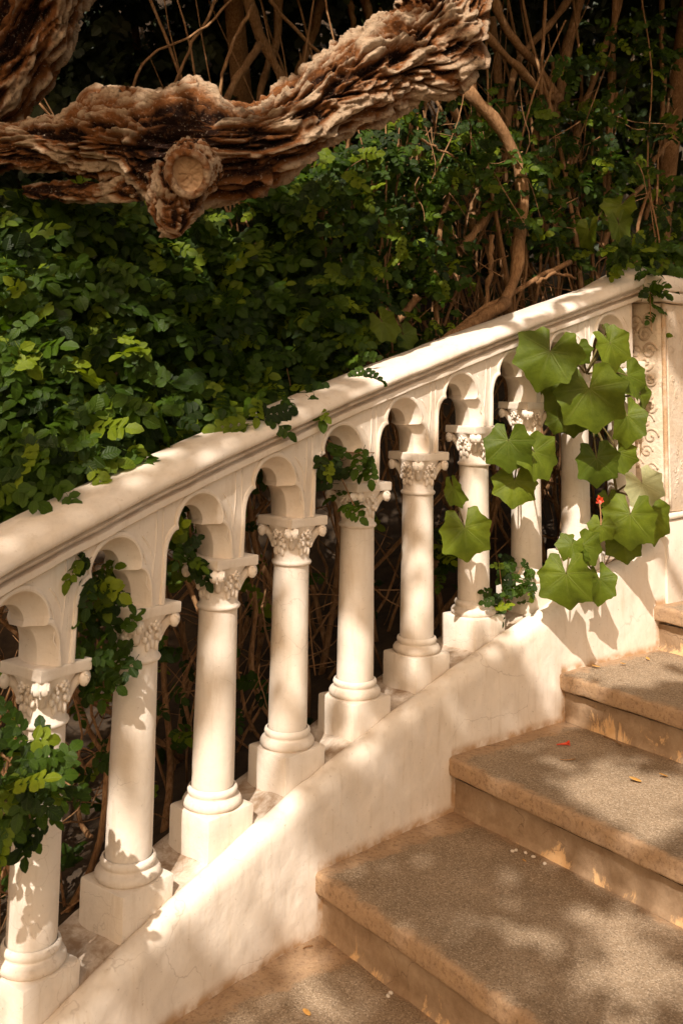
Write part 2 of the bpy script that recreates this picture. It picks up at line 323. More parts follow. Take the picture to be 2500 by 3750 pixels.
# ------------------------------------------------------------------ staircase
e = np.array([.605, -.796, 0]); e /= np.linalg.norm(e); g = np.array([-e[1], e[0], 0])
RI = .17; SW = 2.6; W0 = np.array([-.016, 2.999, 0])
Wp = {1: (-.016, 2.999), 2: (.399, 3.399), 3: (.828, 3.765), 4: (1.284, 4.082), 5: (1.76, 4.36), 6: (2.24, 4.64), 0: (-.40, 2.58), -1: (-.74, 2.13), -2: (-1.05, 1.65)}
stairs = empty('staircase', (Wp[0][0], Wp[0][1], -.34))
tag(stairs, 'worn concrete steps with flaking ochre edges climbing beside the white side wall', 'stairs')
rzs = math.atan2(e[1], e[0]); inv = Matrix.Translation(Vector(stairs.location)).inverted()
for k in range(-2, 7):
    z = RI * k; x0, y0 = Wp[k]
    depth = .75; x1 = -.30
    # tread slab: local x along the nosing, local y up the flight, z=0 the walking surface
    nx = 70; xl = np.linspace(x1, SW, nx); pr = [(depth, -.06), (depth, 0)] + [(y, 0.) for y in np.linspace(.5, .03, 14)] + [(.010, -.0008), (.003, -.004), (0, -.010), (.001, -.022), (.0005, -.036), (.001, -.050), (.004, -.056), (.012, -.058), (.09, -.058)]
    pr = np.array(pr); A, B = np.meshgrid(np.arange(nx), np.arange(len(pr)), indexing='ij')
    V = np.stack([xl[A.ravel()], pr[B.ravel(), 0], pr[B.ravel(), 1]], -1)
    nz = fbm(V * [9, 9, 9] + k * 7.7, 4); edge = (V[:, 1] < .04)
    V[:, 2] += .0025 * nz + np.where(edge, -.003 * np.clip(fbm(V * [26, 0, 0] + k * 3.1, 4), 0, 1), 0)
    V[:, 1] += np.where(edge & (V[:, 1] < .02), .0022 * fbm(V * [26, 5, 40] + k, 4), 0)
    o = mesh_np('tread', V, grid_faces(nx, len(pr)), M_TREAD, stairs)
    o.matrix_parent_inverse = Matrix(); o.location = Vector((x0, y0, z)) - Vector(g * .030) - Vector(stairs.location); o.rotation_euler.z = rzs
    nz_ = 14; zl = np.linspace(-RI + .0, -.071, nz_); A, B = np.meshgrid(np.arange(nx), np.arange(nz_), indexing='ij')
    V = np.stack([xl[A.ravel()], 0 * A.ravel(), zl[B.ravel()] + RI], -1)
    V[:, 1] += .004 * fbm(V * [8, 1, 12] + k * 5.3, 4) + .008 * ss(.02, 0, V[:, 2]) * -1
    o = mesh_np('riser', V, grid_faces(nx, nz_), M_RISER, stairs)
    o.location = Vector((x0, y0, z - RI)) - Vector(stairs.location); o.rotation_euler.z = rzs
def tread_z(P):
    """walking height at ground positions"""
    z = np.full(len(P), -.34)
    for k in range(-1, 7):
        d = (P[:, 0] - Wp[k][0]) * g[0] + (P[:, 1] - Wp[k][1]) * g[1]; z = np.where(d > -.02, RI * k, z)
    return z

# ------------------------------------------------------------------ side wall of the stairs
S0, S1 = -3.2, 9.42
prof = [(-.125, -.6, 1), (-.125, -.105, 0), (-.118, -.099, 0)] + [(n, -.10 + .004 * math.sin(n * 40), 0) for n in np.linspace(-.1, .078, 7)] + \
       [(.084, -.098, 0), (.089, -.088, 0), (.098, -.084, 0), (.112, -.084, 0), (.124, -.087, 0), (.134, -.093, 0), (.142, -.102, 0), (.147, -.114, 0), (.150, -.13, 0)]
ns_ = 340; sv = np.linspace(S0, S1, ns_); nw = 46
V = []; at_d = []; at_o = []
nP = len(prof) + nw
P0 = []
for n, h, dn in prof:
    q = fr(sv, n, h); P0.append(q)
    at_d.append(np.full(ns_, .95 if (-.13 < n < .086 and not dn) else 0.))
top = fr(sv, .150, -.13); zf = tread_z(top)
for j in range(1, nw + 1):
    t = j / nw; q = top.copy(); q[:, 2] = top[:, 2] * (1 - t) + (-.45 + DZ * sv) * t; P0.append(q); at_d.append(np.zeros(ns_))
Pw = np.stack(P0, 1).reshape(-1, 3); D = np.stack(at_d, 1).ravel()
hgt = Pw[:, 2] - tread_z(Pw)
wallmask = np.tile(np.arange(nP) >= len(prof) - 4, ns_)
O = np.where(wallmask, 1.0 * ss(.035, .004, hgt), 0)
nn = fbm(Pw * 5, 4); t_ = theta(np.repeat(sv, nP)); dsp = .0022 * nn + .0015 * fbm(Pw * 24, 3)
Pw[:, 0] += dsp * np.cos(t_); Pw[:, 1] -= dsp * np.sin(t_); lip = np.tile((np.arange(nP) > 2) & (np.arange(nP) < len(prof)), ns_); Pw[:, 2] += np.where(lip, .003 * fbm(Pw * 13 + 4, 4), 0)
wl = mesh_np('stair_side_wall', Pw, grid_faces(ns_, nP), M_WALL, attrs={'dirt': D, 'ochre': O})
tag(wl, 'low sloping white plastered wall with hairline cracks carrying the balustrade', 'wall')

# ------------------------------------------------------------------ balustrade
bal = empty('balustrade', tuple(fr(0., 0., -.1)))
tag(bal, 'cream painted stone balustrade of round columns and trefoil arches under a sloping rail', 'balustrade')
bl = Vector(bal.location)
def under(o, loc=(0, 0, 0), rz=0):      # place a child of the balustrade given in world coordinates
    o.location = Vector(loc) - bl; o.rotation_euler.z = rz; return o
# rail
rp = [(-.07, .887), (.070, .887), (.079, .888), (.084, .892), (.085, .905), (.084, .909), (.070, .912), (.068, .918), (.080, .920), (.089, .924), (.090, .930), (.082, .934), (.082, .939), (.099, .942), (.104, .947), (.105, .954)]
for a in np.linspace(8, 90, 13): rp.append((.105 * math.cos(R(a)), .954 + .044 * math.sin(R(a))))
rp += [(-n, h) for n, h in rp[::-1][1:-2]]
rp = np.array(rp); ns2 = 420; sv = np.linspace(-3.2, 9.30, ns2)
A, B = np.meshgrid(np.arange(ns2), np.arange(len(rp)), indexing='ij'); A = A.ravel(); B = B.ravel()
lift = .09 * ss(8.2, 9.3, sv[A]) * ss(.93, .96, rp[B, 1])
Pr = fr(sv[A], rp[B, 0], rp[B, 1] + lift * .35); nn = fbm(Pr * 6 + 2, 4); Pr[:, 2] += .0022 * nn; tt = theta(sv[A]); dd = .0022 * fbm(Pr * 9 + 9, 3)
Pr[:, 0] += dd * np.cos(tt); Pr[:, 1] -= dd * np.sin(tt)
dirt = np.where((rp[B, 1] < .938) & (rp[B, 1] > .912), .75, 0) + np.where(rp[B, 1] > .985, .32 * ss(.03, -.05, rp[B, 0]) + .15, 0)
dirt = dirt * (.4 + .6 * ss(-.3, .5, fbm(Pr * 3.1 + 8, 3)))
under(mesh_np('rail', Pr, grid_faces(ns2, len(rp), cv=True), M_STONE, bal, attrs={'dirt': dirt, 'ochre': np.where((rp[B, 1] < .93) & (rp[B, 1] > .905), .35, 0)}))

# arch panels
def contour(hw, cusp, rad, zc, left0, right0, z0):
    """trefoil opening from bottom left to bottom right; hw half width, cusp half width at the cusps"""
    pts = []
    for t in np.linspace(0, 1, 5)[:-1]: pts.append((-hw, left0 + (z0 - left0) * t))
    for t in np.linspace(0, 90, 9): pts.append((-(hw - (hw - cusp) * (1 - math.cos(R(t)))), z0 + (zc - z0) * math.sin(R(t))))
    kl = len(pts) - 1
    for t in np.linspace(180, 0, 23)[1:-1]: pts.append((rad * math.cos(R(t)), zc + rad * 1.0 * math.sin(R(t)) + .004))
    kr = len(pts)
    for t in np.linspace(90, 0, 9): pts.append((hw - (hw - cusp) * (1 - math.cos(R(t))), z0 + (zc - z0) * math.sin(R(t))))
    for t in np.linspace(0, 1, 5)[1:]: pts.append((hw, z0 + (right0 - z0) * t))
    return np.array(pts), kl, kr
def build_bay(i, s_end=None):
    c = SP / 2; zt = float(zr(i)) + H
    Cf, kl, kr = contour(.1155, .076, .081, .182, 0, DZ, .112)
    Ci, _, _ = contour(.095, .048, .053, .178, 0, DZ, .105)
    n = len(Cf); topz = lambda a: .2445 + DZ * a / SP
    Bd = np.zeros((n, 2))
    for k in range(n):
        if k <= kl: Bd[k] = (0, topz(0) * k / kl)
        elif k < kr: a = SP * (k - kl) / (kr - kl); Bd[k] = (a, topz(a))
        else: Bd[k] = (SP, topz(SP) + (DZ - topz(SP)) * (k - kr) / (n - 1 - kr))
    Cf = Cf + [c, 0]; Ci = Ci + [c, 0]
    rows = []     # (2D curve, n)
    d = Cf - np.array([c, .12]); d /= np.linalg.norm(d, axis=1)[:, None]
    def off(o): return Cf + np.minimum(o, np.linalg.norm(Bd - Cf, axis=1) * .8)[:, None] * (Bd - Cf) / np.maximum(np.linalg.norm(Bd - Cf, axis=1), 1e-6)[:, None]
    rows += [(Bd, .066), ((Bd + off(.02)) / 2, .066), (off(.0165), .066), (off(.0150), .0715), (off(.0080), .0735), (off(.003), .072), (Cf, .0665)]
    for t in (.25, .5, .75): rows.append((Cf * (1 - t) + Ci * t, .0665 + (.022 - .0665) * t - .006 * math.sin(math.pi * t)))
    rows += [(Ci, .022), (Ci, -.022), (Cf, -.067), (Bd, -.068)]
    P = []
    for cv, nn_ in rows:
        s = i + cv[:, 0] / SP; q = fr(s, np.full(n, nn_), 0); q[:, 2] = zt + cv[:, 1]; P.append(q)
    V = np.concatenate(P); jit = .0014 * fbm(V * 16 + i, 3); V = V + jit[:, None] * np.array([.6, -.7, .3])
    o = under(mesh_np('arch_panel', V, grid_faces(len(rows), n), M_STONE, bal, attrs={'dirt': np.zeros(len(V)), 'ochre': np.zeros(len(V))}))
    for p in o.data.polygons: pass
    # incised-looking tracery ribs in the spandrel
    ribs = []
    def rib(pts, r=.0034, npl=.0665):
        pts = np.array(pts); q = fr(i + pts[:, 0] / SP, npl, 0); q[:, 2] = zt + pts[:, 1]; ribs.append((q, np.linspace(r, r * .5, len(q))))
    arc = [(c + .105 * math.cos(R(a)), .165 + .105 * math.sin(R(a))) for a in np.linspace(62, -12, 10)] + [(SP - .022, .118)]
    rib(arc)
    rib([(SP - .012, topz(SP) - .002), (SP - .010, .24), (SP - .018, .15), (SP - .022, .118)], .0024)
    rib([(c + .125 * math.cos(R(a)), .175 + .12 * math.sin(R(a))) for a in np.linspace(48, 8, 7)] + [(SP - .022, .135)], .002)
    rib([(.012, topz(0) - .004), (.014, .15), (.018, .09)], .002)
    for rb in ribs:
        VV, FF = tubes([rb], 6); mesh_np('tracery_rib', VV, FF, M_STONE, o, attrs={'dirt': np.zeros(len(VV)), 'ochre': np.zeros(len(VV))})
    return o
def tubes(lst, sides=6, caps=True):
    """lst of (points (k,3), radii (k,)) -> V, F arrays"""
    Vs, Fq, Ft, off_ = [], [], [], 0
    for P, r in lst:
        P = np.asarray(P, float); r = np.broadcast_to(np.asarray(r, float), (len(P),)); k = len(P)
        T = np.gradient(P, axis=0); T /= np.maximum(np.linalg.norm(T, axis=1), 1e-9)[:, None]
        up = np.array([0, 0, 1.]) if abs(T[:, 2]).mean() < .8 else np.array([1., 0, 0])
        A = np.cross(T, up); A /= np.maximum(np.linalg.norm(A, axis=1), 1e-9)[:, None]; B = np.cross(T, A)
        a = np.linspace(0, 2 * math.pi, sides, endpoint=False)
        Vs.append((P[:, None] + r[:, None, None] * (np.cos(a)[None, :, None] * A[:, None] + np.sin(a)[None, :, None] * B[:, None])).reshape(-1, 3))
        Fq.append(grid_faces(k, sides, cv=True) + off_)
        if caps:
            for base in (0, (k - 1) * sides):
                Ft.append(np.array([[off_ + base, off_ + base + j, off_ + base + j + 1] for j in range(1, sides - 1)]))
        off_ += k * sides
    F = [np.concatenate(Fq)] + ([np.concatenate(Ft)] if caps else [])
    return np.concatenate(Vs), F
def resample(P, k):
    P = np.asarray(P, float); d = np.concatenate([[0], np.cumsum(np.linalg.norm(np.diff(P, axis=0), axis=1))]); t = np.linspace(0, d[-1], k)
    # catmull-rom like smoothing by interpolating each axis with cosine easing avoided: use piecewise cubic
    out = np.stack([np.interp(t, d, P[:, j]) for j in range(P.shape[1])], -1)
    for _ in range(2): out[1:-1] = (out[:-2] + 2 * out[1:-1] + out[2:]) / 4
    return out
for o in bal.children:
    if o.name.startswith('rail'): o.data.set_sharp_from_angle(angle=R(42))
for i in range(-3, 9): build_bay(i)

# columns: one of each piece, copied along the curve
def lathe(pr, n=40):
    pr = np.array(pr); a = np.linspace(0, 2 * math.pi, n, endpoint=False)
    V = np.stack([pr[:, None, 0] * np.cos(a), pr[:, None, 0] * np.sin(a), np.repeat(pr[:, 1:2], n, 1)], -1).reshape(-1, 3)
    return V, grid_faces(len(pr), n, cv=True)
def cs_attrs(V): return {'dirt': .30 * ss(-.10, -.19, V[:, 2]) + .22 * ss(.0, -.012, np.abs(V[:, 2] + .002) - .02) * (V[:, 2] < .03), 'ochre': np.zeros(len(V))}
HS = H                           # abacus top above the shaft foot
pr = [(.0540, .0)] + [(.0575 - .0045 * t ** 1.4, .02 + t * (HS - .157)) for t in np.linspace(0, 1, 26)]
zt = pr[-1][1]
V, F = lathe(pr, 48); V[:, :2] *= (1 + .012 * fbm(V * [14, 14, 5], 3))[:, None]
shaft = (V, F)
tor = [(.060, .034), (.066, .031), (.0685, .024), (.067, .017), (.0635, .013), (.066, .010), (.0755, .006), (.0805, -.002), (.0805, -.010), (.075, -.016), (.070, -.018), (.05, -.018)]
V, F = lathe(tor, 48); V[:, :2] *= (1 + .008 * fbm(V * 14, 2))[:, None]; base = (V, F)
def block(wx, wy, z0, z1, bev=.006, sub=9, concave=0., noise_=.0016, seed=0):
    """bevelled square block as stacked rounded-square rings"""
    def ring(wx, wy, z):
        pts = []
        for sx, sy, ax in ((1, -1, 0), (1, 1, 1), (-1, 1, 2), (-1, -1, 3)):
            for t in np.linspace(0, 1, sub, endpoint=False):
                if ax == 0: p = [wx, -wy + 2 * wy * t]
                elif ax == 1: p = [wx - 2 * wx * t, wy]
                elif ax == 2: p = [-wx, wy - 2 * wy * t]
                else: p = [-wx + 2 * wx * t, -wy]
                c = 1 - concave * math.sin(math.pi * t); p = [p[0] * (c if ax in (0, 2) else 1), p[1] * (c if ax in (1, 3) else 1)]
                m = min(abs(abs(p[0]) - wx) , 1); 
                pts.append((*p, z))
        pts = np.array(pts)
        cor = (np.arange(4) * sub); pts[cor, :2] *= 1 - .45 * bev / max(wx, wy)
        return pts
    rows = [ring(wx * .05, wy * .05, z0), ring(wx - bev, wy - bev, z0), ring(wx - bev * .3, wy - bev * .3, z0 + bev * .3), ring(wx, wy, z0 + bev)]
    for t in np.linspace(0, 1, 6)[1:-1]: rows.append(ring(wx, wy, z0 + bev + (z1 - z0 - 2 * bev) * t))
    rows += [ring(wx, wy, z1 - bev), ring(wx - bev * .3, wy - bev * .3, z1 - bev * .3), ring(wx - bev, wy - bev, z1), ring(wx * .5, wy * .5, z1), ring(wx * .05, wy * .05, z1)]
    V = np.concatenate(rows); V = V + noise_ * np.stack([fbm(V * 20 + k * 9 + seed, 3) for k in range(3)], -1)
    return V, grid_faces(len(rows), 4 * sub, cv=True)
plinth = block(.0825, .0825, -.19, -.017, .006)
# capital: bell, volutes at the corners, a boss in the middle of each side, leaves below
def blob(c, r, n=10, seed=0):
    a = np.linspace(0, math.pi, n); b = np.linspace(0, 2 * math.pi, 2 * n, endpoint=False); A, B = np.meshgrid(a, b, indexing='ij')
    V = np.stack([np.sin(A) * np.cos(B), np.sin(A) * np.sin(B), np.cos(A)], -1).reshape(-1, 3); V *= 1 + .10 * fbm(V * 2.5 + seed * 3, 2)[:, None]
    return V * np.array(r) + np.array(c), grid_faces(n, 2 * n, cv=True)
def merge(lst):
    V, F, o = [], [], 0
    for v, f in lst:
        for q in (f if isinstance(f, list) else [f]):
            F.append(q + o)
        V.append(v); o += len(v)
    qs = [f for f in F if f.shape[1] == 4]; ts = [f for f in F if f.shape[1] == 3]
    return np.concatenate(V), ([np.concatenate(qs)] if qs else []) + ([np.concatenate(ts)] if ts else [])
cz0 = zt - .004; cz1 = HS - .027       # bell between astragal and abacus
parts_c = []
bell = [(.0525, cz0 - .004), (.0585, cz0), (.061, cz0 + .005), (.0585, cz0 + .010), (.0530, cz0 + .014), (.0525, cz0 + .05), (.0550, cz0 + .075), (.061, cz1 - .022), (.070, cz1 - .006), (.072, cz1 + .002)]
parts_c.append(lathe(bell, 48))
for k in range(4):
    a = math.pi / 4 + k * math.pi / 2; ca, sa = math.cos(a), math.sin(a)
    def arm(r, z): return (r * ca, r * sa, z)
    # horn rising from the bell to the corner, ending in a volute
    parts_c.append(tubes([(resample([arm(.050, cz0 + .05), arm(.064, cz1 - .030), arm(.080, cz1 - .014), arm(.092, cz1 - .010)], 9), np.linspace(.010, .0125, 9))], 10))
    tq = np.array([-sa, ca, 0])
    for sg in (-1, 1):
        vc = np.array([.091 * ca, .091 * sa, cz1 - .0165]) + sg * .0090 * tq
        parts_c.append(blob(vc, (.0135, .0135, .0165), 10, k + sg))
        sp = [vc + sg * .0085 * tq + (.0125 - .0044 * t / math.pi * .9) * (math.cos(t) * np.array([0, 0, 1]) + math.sin(t) * np.array([ca, sa, 0])) for t in np.linspace(0, 2.2 * math.pi, 16)]
        parts_c.append(tubes([(np.array(sp), .0028)], 6))
    parts_c.append(tubes([(resample([arm(.080, cz1 - .002), arm(.102, cz1 - .008), arm(.105, cz1 - .020), arm(.094, cz1 - .034)], 8), np.full(8, .0032))], 6))
    b = k * math.pi / 2; cb, sb = math.cos(b), math.sin(b)
    def fc(r, t, z): return (r * cb - t * sb, r * sb + t * cb, z)
    for t, z in ((0, -.012), (-.006, -.020), (.006, -.020), (0, -.028)): parts_c.append(blob(fc(.066, t, cz1 + z), (.006, .0058, .0062), 7, k + t * 99))
    # small fruit and leaf lobes between bud and volute, and the lower leaf collar
    for t, z, r in ((.014, -.010, .0052), (.017, -.019, .0056), (.013, -.028, .0054), (.020, -.036, .0068), (.012, -.044, .0074), (.024, -.050, .0080)):
        for sg in (-1, 1): parts_c.append(blob(fc(math.sqrt(max(.057 ** 2 - (t * .9) ** 2, .001)) + (.006 if z > -.03 else .002), sg * t, cz1 + z - .006), (r * .8, r, r * 1.15), 7, t * 90 + z))
    for t in (-.014, 0, .014): parts_c.append(blob(fc(.0530, t, cz0 + .040 + (.006 if t == 0 else 0)), (.0055, .0085, .0135), 7, t))
capital = merge(parts_c)
abacus = block(.0760, .0760, HS - .0275, HS, .0035, 9, .045, .0012, 3)
protos = {}
for nm, (V, F) in (('column', shaft), ('base_moulding', base), ('plinth', plinth), ('capital', capital), ('abacus', abacus)):
    o = mesh_np(nm, V, F, M_STONE, None, smooth=True, attrs=cs_attrs(V)); protos[nm] = o.data; bpy.data.objects.remove(o)
for me in (protos['plinth'], protos['abacus']):
    try: me.set_sharp_from_angle(angle=R(38))
    except Exception: pass
for i in range(-3, 10):
    c = link(bpy.data.objects.new('column', protos['column']), bal); p = fr(float(i), 0., 0.)
    under(c, tuple(p), math.pi / 2 - float(theta(float(i))) + random.uniform(-.03, .03)); c.scale = (1 + random.uniform(-.02, .02),) * 2 + (1,)
    for nm in ('base_moulding', 'plinth', 'capital', 'abacus'):
        q = link(bpy.data.objects.new(nm, protos[nm]), c)
        if nm in ('base_moulding',): q.rotation_euler.z = random.uniform(0, 6)
for o in bal.children:
    if o.name.startswith('arch_panel'):
        try: o.data.set_sharp_from_angle(angle=R(32))
        except Exception: pass

# ------------------------------------------------------------------ pier at the head of the flight
ps = 9.27; pth = float(theta(ps)) - .10
px_ = np.array([math.sin(pth), math.cos(pth), 0]); pn = np.array([math.cos(pth), -math.sin(pth), 0]); pz = np.array([0, 0, 1.])
pc0 = fra(ps, .155, 0.)     # front left corner, z 0
pier = empty('pier', (pc0[0], pc0[1], .3)); tag(pier, 'tall weathered pier with carved scroll panels at the top end of the rail', 'pier')
def pier_box(name, a0, a1, n0, n1, z0, z1, m, seed, bev=.008, parent=None, loc=None, ochre=.0):
    V, F = block((a1 - a0) / 2, (n1 - n0) / 2, z0, z1, bev, 12, 0, .003, seed)
    c = pc0 + px_ * (a0 + a1) / 2 + pn * (n0 + n1) / 2
    W = c[None] + V[:, :1] * px_ + V[:, 1:2] * pn + V[:, 2:] * pz; W = W - np.array(pier.location)
    F = F[:, ::-1]
    o = mesh_np(name, W, F, m, parent or pier, attrs={'dirt': .3 * ss(.1, .6, fbm(W * 4, 3)), 'ochre': np.full(len(W), ochre)})
    o.data.set_sharp_from_angle(angle=R(38)); return o
pier_box('pier_base', -.004, .70, -.16, .004, -.3, 1.005, M_WALL, 1, .012)
pier_box('pier_ledge', -.002, .70, -.16, .012, 1.006, 1.03, M_WALL, 2, .010)
shaft_p = pier_box('pier_shaft', .0, .70, -.16, -.006, 1.031, 1.885, M_PIER, 3, .012, ochre=.22)
pier_box('pier_cap', -.02, .72, -.17, .014, 1.886, 1.93, M_WALL, 4, .012)
pier_box('pier_cap_slab', -.030, .75, -.17, .022, 1.931, 2.00, M_WALL, 5, .022)
loc_p = np.array(pier.location)
# corner roll and panel frames
q = [pc0 + px_ * .012 + pn * (-.001) + pz * z for z in np.linspace(1.035, 1.88, 20)]
VV, FF = tubes([(np.array(q) - loc_p, .010)], 10); mesh_np('corner_roll', VV, FF, M_PIER, pier, attrs={'dirt': np.full(len(VV), .2), 'ochre': np.full(len(VV), .9)})
q = [pc0 + px_ * .040 + pn * (-.003) + pz * z for z in np.linspace(1.05, 1.86, 20)]
VV, FF = tubes([(np.array(q) - loc_p, .006)], 8); mesh_np('panel_frame', VV, FF, M_PIER, pier, attrs={'dirt': np.zeros(len(VV)), 'ochre': np.full(len(VV), .3)})
def scroll(o, u, v, nrm, r, turns, sgn, rad):
    P = []
    for t in np.linspace(0, 1, 26):
        a = sgn * t * turns * 2 * math.pi + random.uniform(0, .05); rr = r * (1 - .85 * t); P.append(o + u * rr * math.cos(a) + v * rr * math.sin(a) + nrm * .001)
    return np.array(P) - loc_p, np.linspace(rad * .7, rad, 26)
sf, sl = [], []
for k in range(13):
    z = 1.09 + k * .060
    for j in range(5):
        sf.append(scroll(pc0 + px_ * (.085 + j * .062 + .018 * (k % 2)) + pn * (-.0114) + pz * (z + random.uniform(-.01, .01)), px_, pz, pn, random.uniform(.022, .034), random.uniform(1.1, 1.7), random.choice((-1, 1)), .0062))
    for j in range(2):
        sl.append(scroll(pc0 + px_ * .0035 + pn * (-.060 - j * .065 - .02 * (k % 2)) + pz * (z + random.uniform(-.01, .01)), pn, pz, -px_, random.uniform(.026, .038), random.uniform(1.1, 1.7), random.choice((-1, 1)), .0085))
VV, FF = tubes(sf, 7); mesh_np('carved_scrollwork', VV, FF, M_PIER, pier, attrs={'dirt': np.full(len(VV), .05), 'ochre': np.full(len(VV), .35)})
VV, FF = tubes(sl, 7); mesh_np('carved_scrollwork', VV, FF, M_PIER, pier, attrs={'dirt': np.full(len(VV), .6), 'ochre': np.full(len(VV), .3)})

# ------------------------------------------------------------------ leaves
def leaflet(Lg, W, st=7, fold=.25, curl=.15, tooth=.07, seed=0):
    """ovate toothed leaflet along +y, base at the origin; returns V, F(tri), uv"""
    ys = np.linspace(0, 1, st); wd = np.sin(math.pi * np.clip(ys * .97, 0, 1) ** .90) ** .62; wd[-1] = .10; wd[0] = .14
    z = curl * Lg * (ys ** 2) * -1; V = []; uv = []
    for k, y in enumerate(ys):
        ww = wd[k] * W / 2 * (1 + (tooth if k % 2 else -tooth)); V += [(-ww, y * Lg - (.03 * Lg if k % 2 else 0), z[k] + fold * ww), (0, y * Lg, z[k]), (ww, y * Lg - (.03 * Lg if k % 2 else 0), z[k] + fold * ww)]
        uv += [(-wd[k] * .5, y, 0), (0, y, 0), (wd[k] * .5, y, 0)]
    V = np.array(V); F = []
    for k in range(st - 1):
        for j in range(2): F.append((k * 3 + j, k * 3 + j + 1, k * 3 + 4 + j, k * 3 + 3 + j))
    return V, np.array(F), np.array(uv)
def rotz(a): c, s = math.cos(a), math.sin(a); return np.array([[c, -s, 0], [s, c, 0], [0, 0, 1.]])
def rotx(a): c, s = math.cos(a), math.sin(a); return np.array([[1, 0, 0], [0, c, -s], [0, s, c]])
def roty(a): c, s = math.cos(a), math.sin(a); return np.array([[c, 0, s], [0, 1, 0], [-s, 0, c]])
def compound(pairs, lf, seed, st=7, droop=.35):
    """pinnate leaf, about 1 unit = real metres; rachis along +y"""
    r = random.Random(seed); gap = lf * .62; Lr = gap * (pairs + .2); Vs, Fs, U, off_ = [], [], [], 0
    bend = lambda y: -droop * (y / Lr) ** 2 * Lr * .4
    def add(Vl, F, uv, Rm, p):
        nonlocal off_
        Vs.append(Vl @ Rm.T + p); Fs.append(F + off_); U.append(uv); off_ += len(Vl)
    for k in range(pairs):
        y = gap * (k + .55); sc_ = .78 + .22 * math.sin(math.pi * (k + .8) / (pairs + .6)); 
        for sg in (-1, 1):
            s = sc_ * r.uniform(.85, 1.12); Vl, F, uv = leaflet(lf * s, lf * s * r.uniform(.70, .86), st, r.uniform(.1, .35), r.uniform(.05, .28))
            Rm = rotz(-sg * R(r.uniform(52, 72))) @ roty(sg * r.uniform(-.1, .45)) @ rotx(r.uniform(-.25, .2))
            add(Vl, F, uv, Rm, np.array([0, y + r.uniform(-.1, .1) * gap, bend(y)]))
    Vl, F, uv = leaflet(lf * 1.25, lf * .88, st, .2, .2); add(Vl, F, uv, rotx(-droop * .6), np.array([0, Lr - gap * .1, bend(Lr)]))
    yy = np.linspace(-lf * .35, Lr, 5); P = np.stack([0 * yy, yy, [bend(max(t, 0)) - .0006 for t in yy]], -1)
    Vt, Ft = tubes([(P, np.linspace(lf * .035, lf * .016, 5))], 3, caps=False)
    add(Vt, Ft[0], np.tile([.3, .25, 0], (len(Vt), 1)), np.eye(3), np.zeros(3))
    return np.concatenate(Vs), np.concatenate(Fs), np.concatenate(U)
CL = [compound(p, .042, 11 + k) for k, p in enumerate((3, 3, 4, 4, 2))]
CLs = [compound(p, .042, 41 + k, st=5) for k, p in enumerate((3, 4, 2))]     # lighter, for the joined mass
def frame_mats(Pn, Dn, Nn, S):
    """columns x,y,z of leaf frames: y=Dn, z=Nn"""
    Dn = Dn / np.linalg.norm(Dn, axis=1)[:, None]; Nn = Nn - (Nn * Dn).sum(1)[:, None] * Dn; Nn /= np.maximum(np.linalg.norm(Nn, axis=1), 1e-6)[:, None]
    Xn = np.cross(Dn, Nn); return np.stack([Xn, Dn, Nn], -1) * S[:, None, None]
def joined(name, kinds, P, Rm, m, parent, sel, stuff=True):
    """many leaves as one mesh"""
    Vs, Fs, Us, Ts, off_ = [], [], [], [], 0
    for k, (V, F, U) in enumerate(kinds):
        I = np.where(sel == k)[0]
        if not len(I): continue
        W = np.einsum('mij,kj->mki', Rm[I], V) + P[I][:, None]
        Vs.append(W.reshape(-1, 3)); Fs.append((F[None] + (np.arange(len(I)) * len(V))[:, None, None]).reshape(-1, F.shape[1]) + off_)
        Us.append(np.tile(U, (len(I), 1))); Ts.append(np.repeat(rng.random(len(I)), len(V))); off_ += len(I) * len(V)
    o = mesh_np(name, np.concatenate(Vs), np.concatenate(Fs), m, parent, True, {'tint': np.concatenate(Ts)}, uv=np.concatenate(Us))
    if stuff: o['kind'] = 'stuff'
    return o
def leaf_meshes(kinds, m, nm='leaf'):
    out = []
    for V, F, U in kinds:
        o = mesh_np(nm, V, F, m, None, True, {'tint': np.zeros(len(V))}, uv=U); out.append(o.data); bpy.data.objects.remove(o)
    return out
LM = leaf_meshes(CL, M_LEAF)
def put_leaves(parent, P, Rm, S_idx, meshes, origin):
    for k in range(len(P)):
        o = link(bpy.data.objects.new('leaf', meshes[S_idx[k] % len(meshes)]), parent)
        mt = Matrix([[*Rm[k][0], P[k][0] - origin[0]], [*Rm[k][1], P[k][1] - origin[1]], [*Rm[k][2], P[k][2] - origin[2]], [0, 0, 0, 1]])
        o.matrix_local = mt
CAMP = np.array([0, 0, ZC])
def leaf_dirs(P, rnd=.55, up=.55, cam_=.75, down=.35, outw=0.):
    n = len(P); tc = CAMP - P; tc /= np.linalg.norm(tc, axis=1)[:, None]
    Nn = tc * cam_ + np.array([0, 0, up]) + L * .25 + rng.normal(0, rnd, (n, 3))
    D = rng.normal(0, 1, (n, 3)); D[:, 2] = D[:, 2] * .6 - down; D += tc * outw
    D -= (D * Nn).sum(1)[:, None] * Nn / (Nn ** 2).sum(1)[:, None]
    return D, Nn
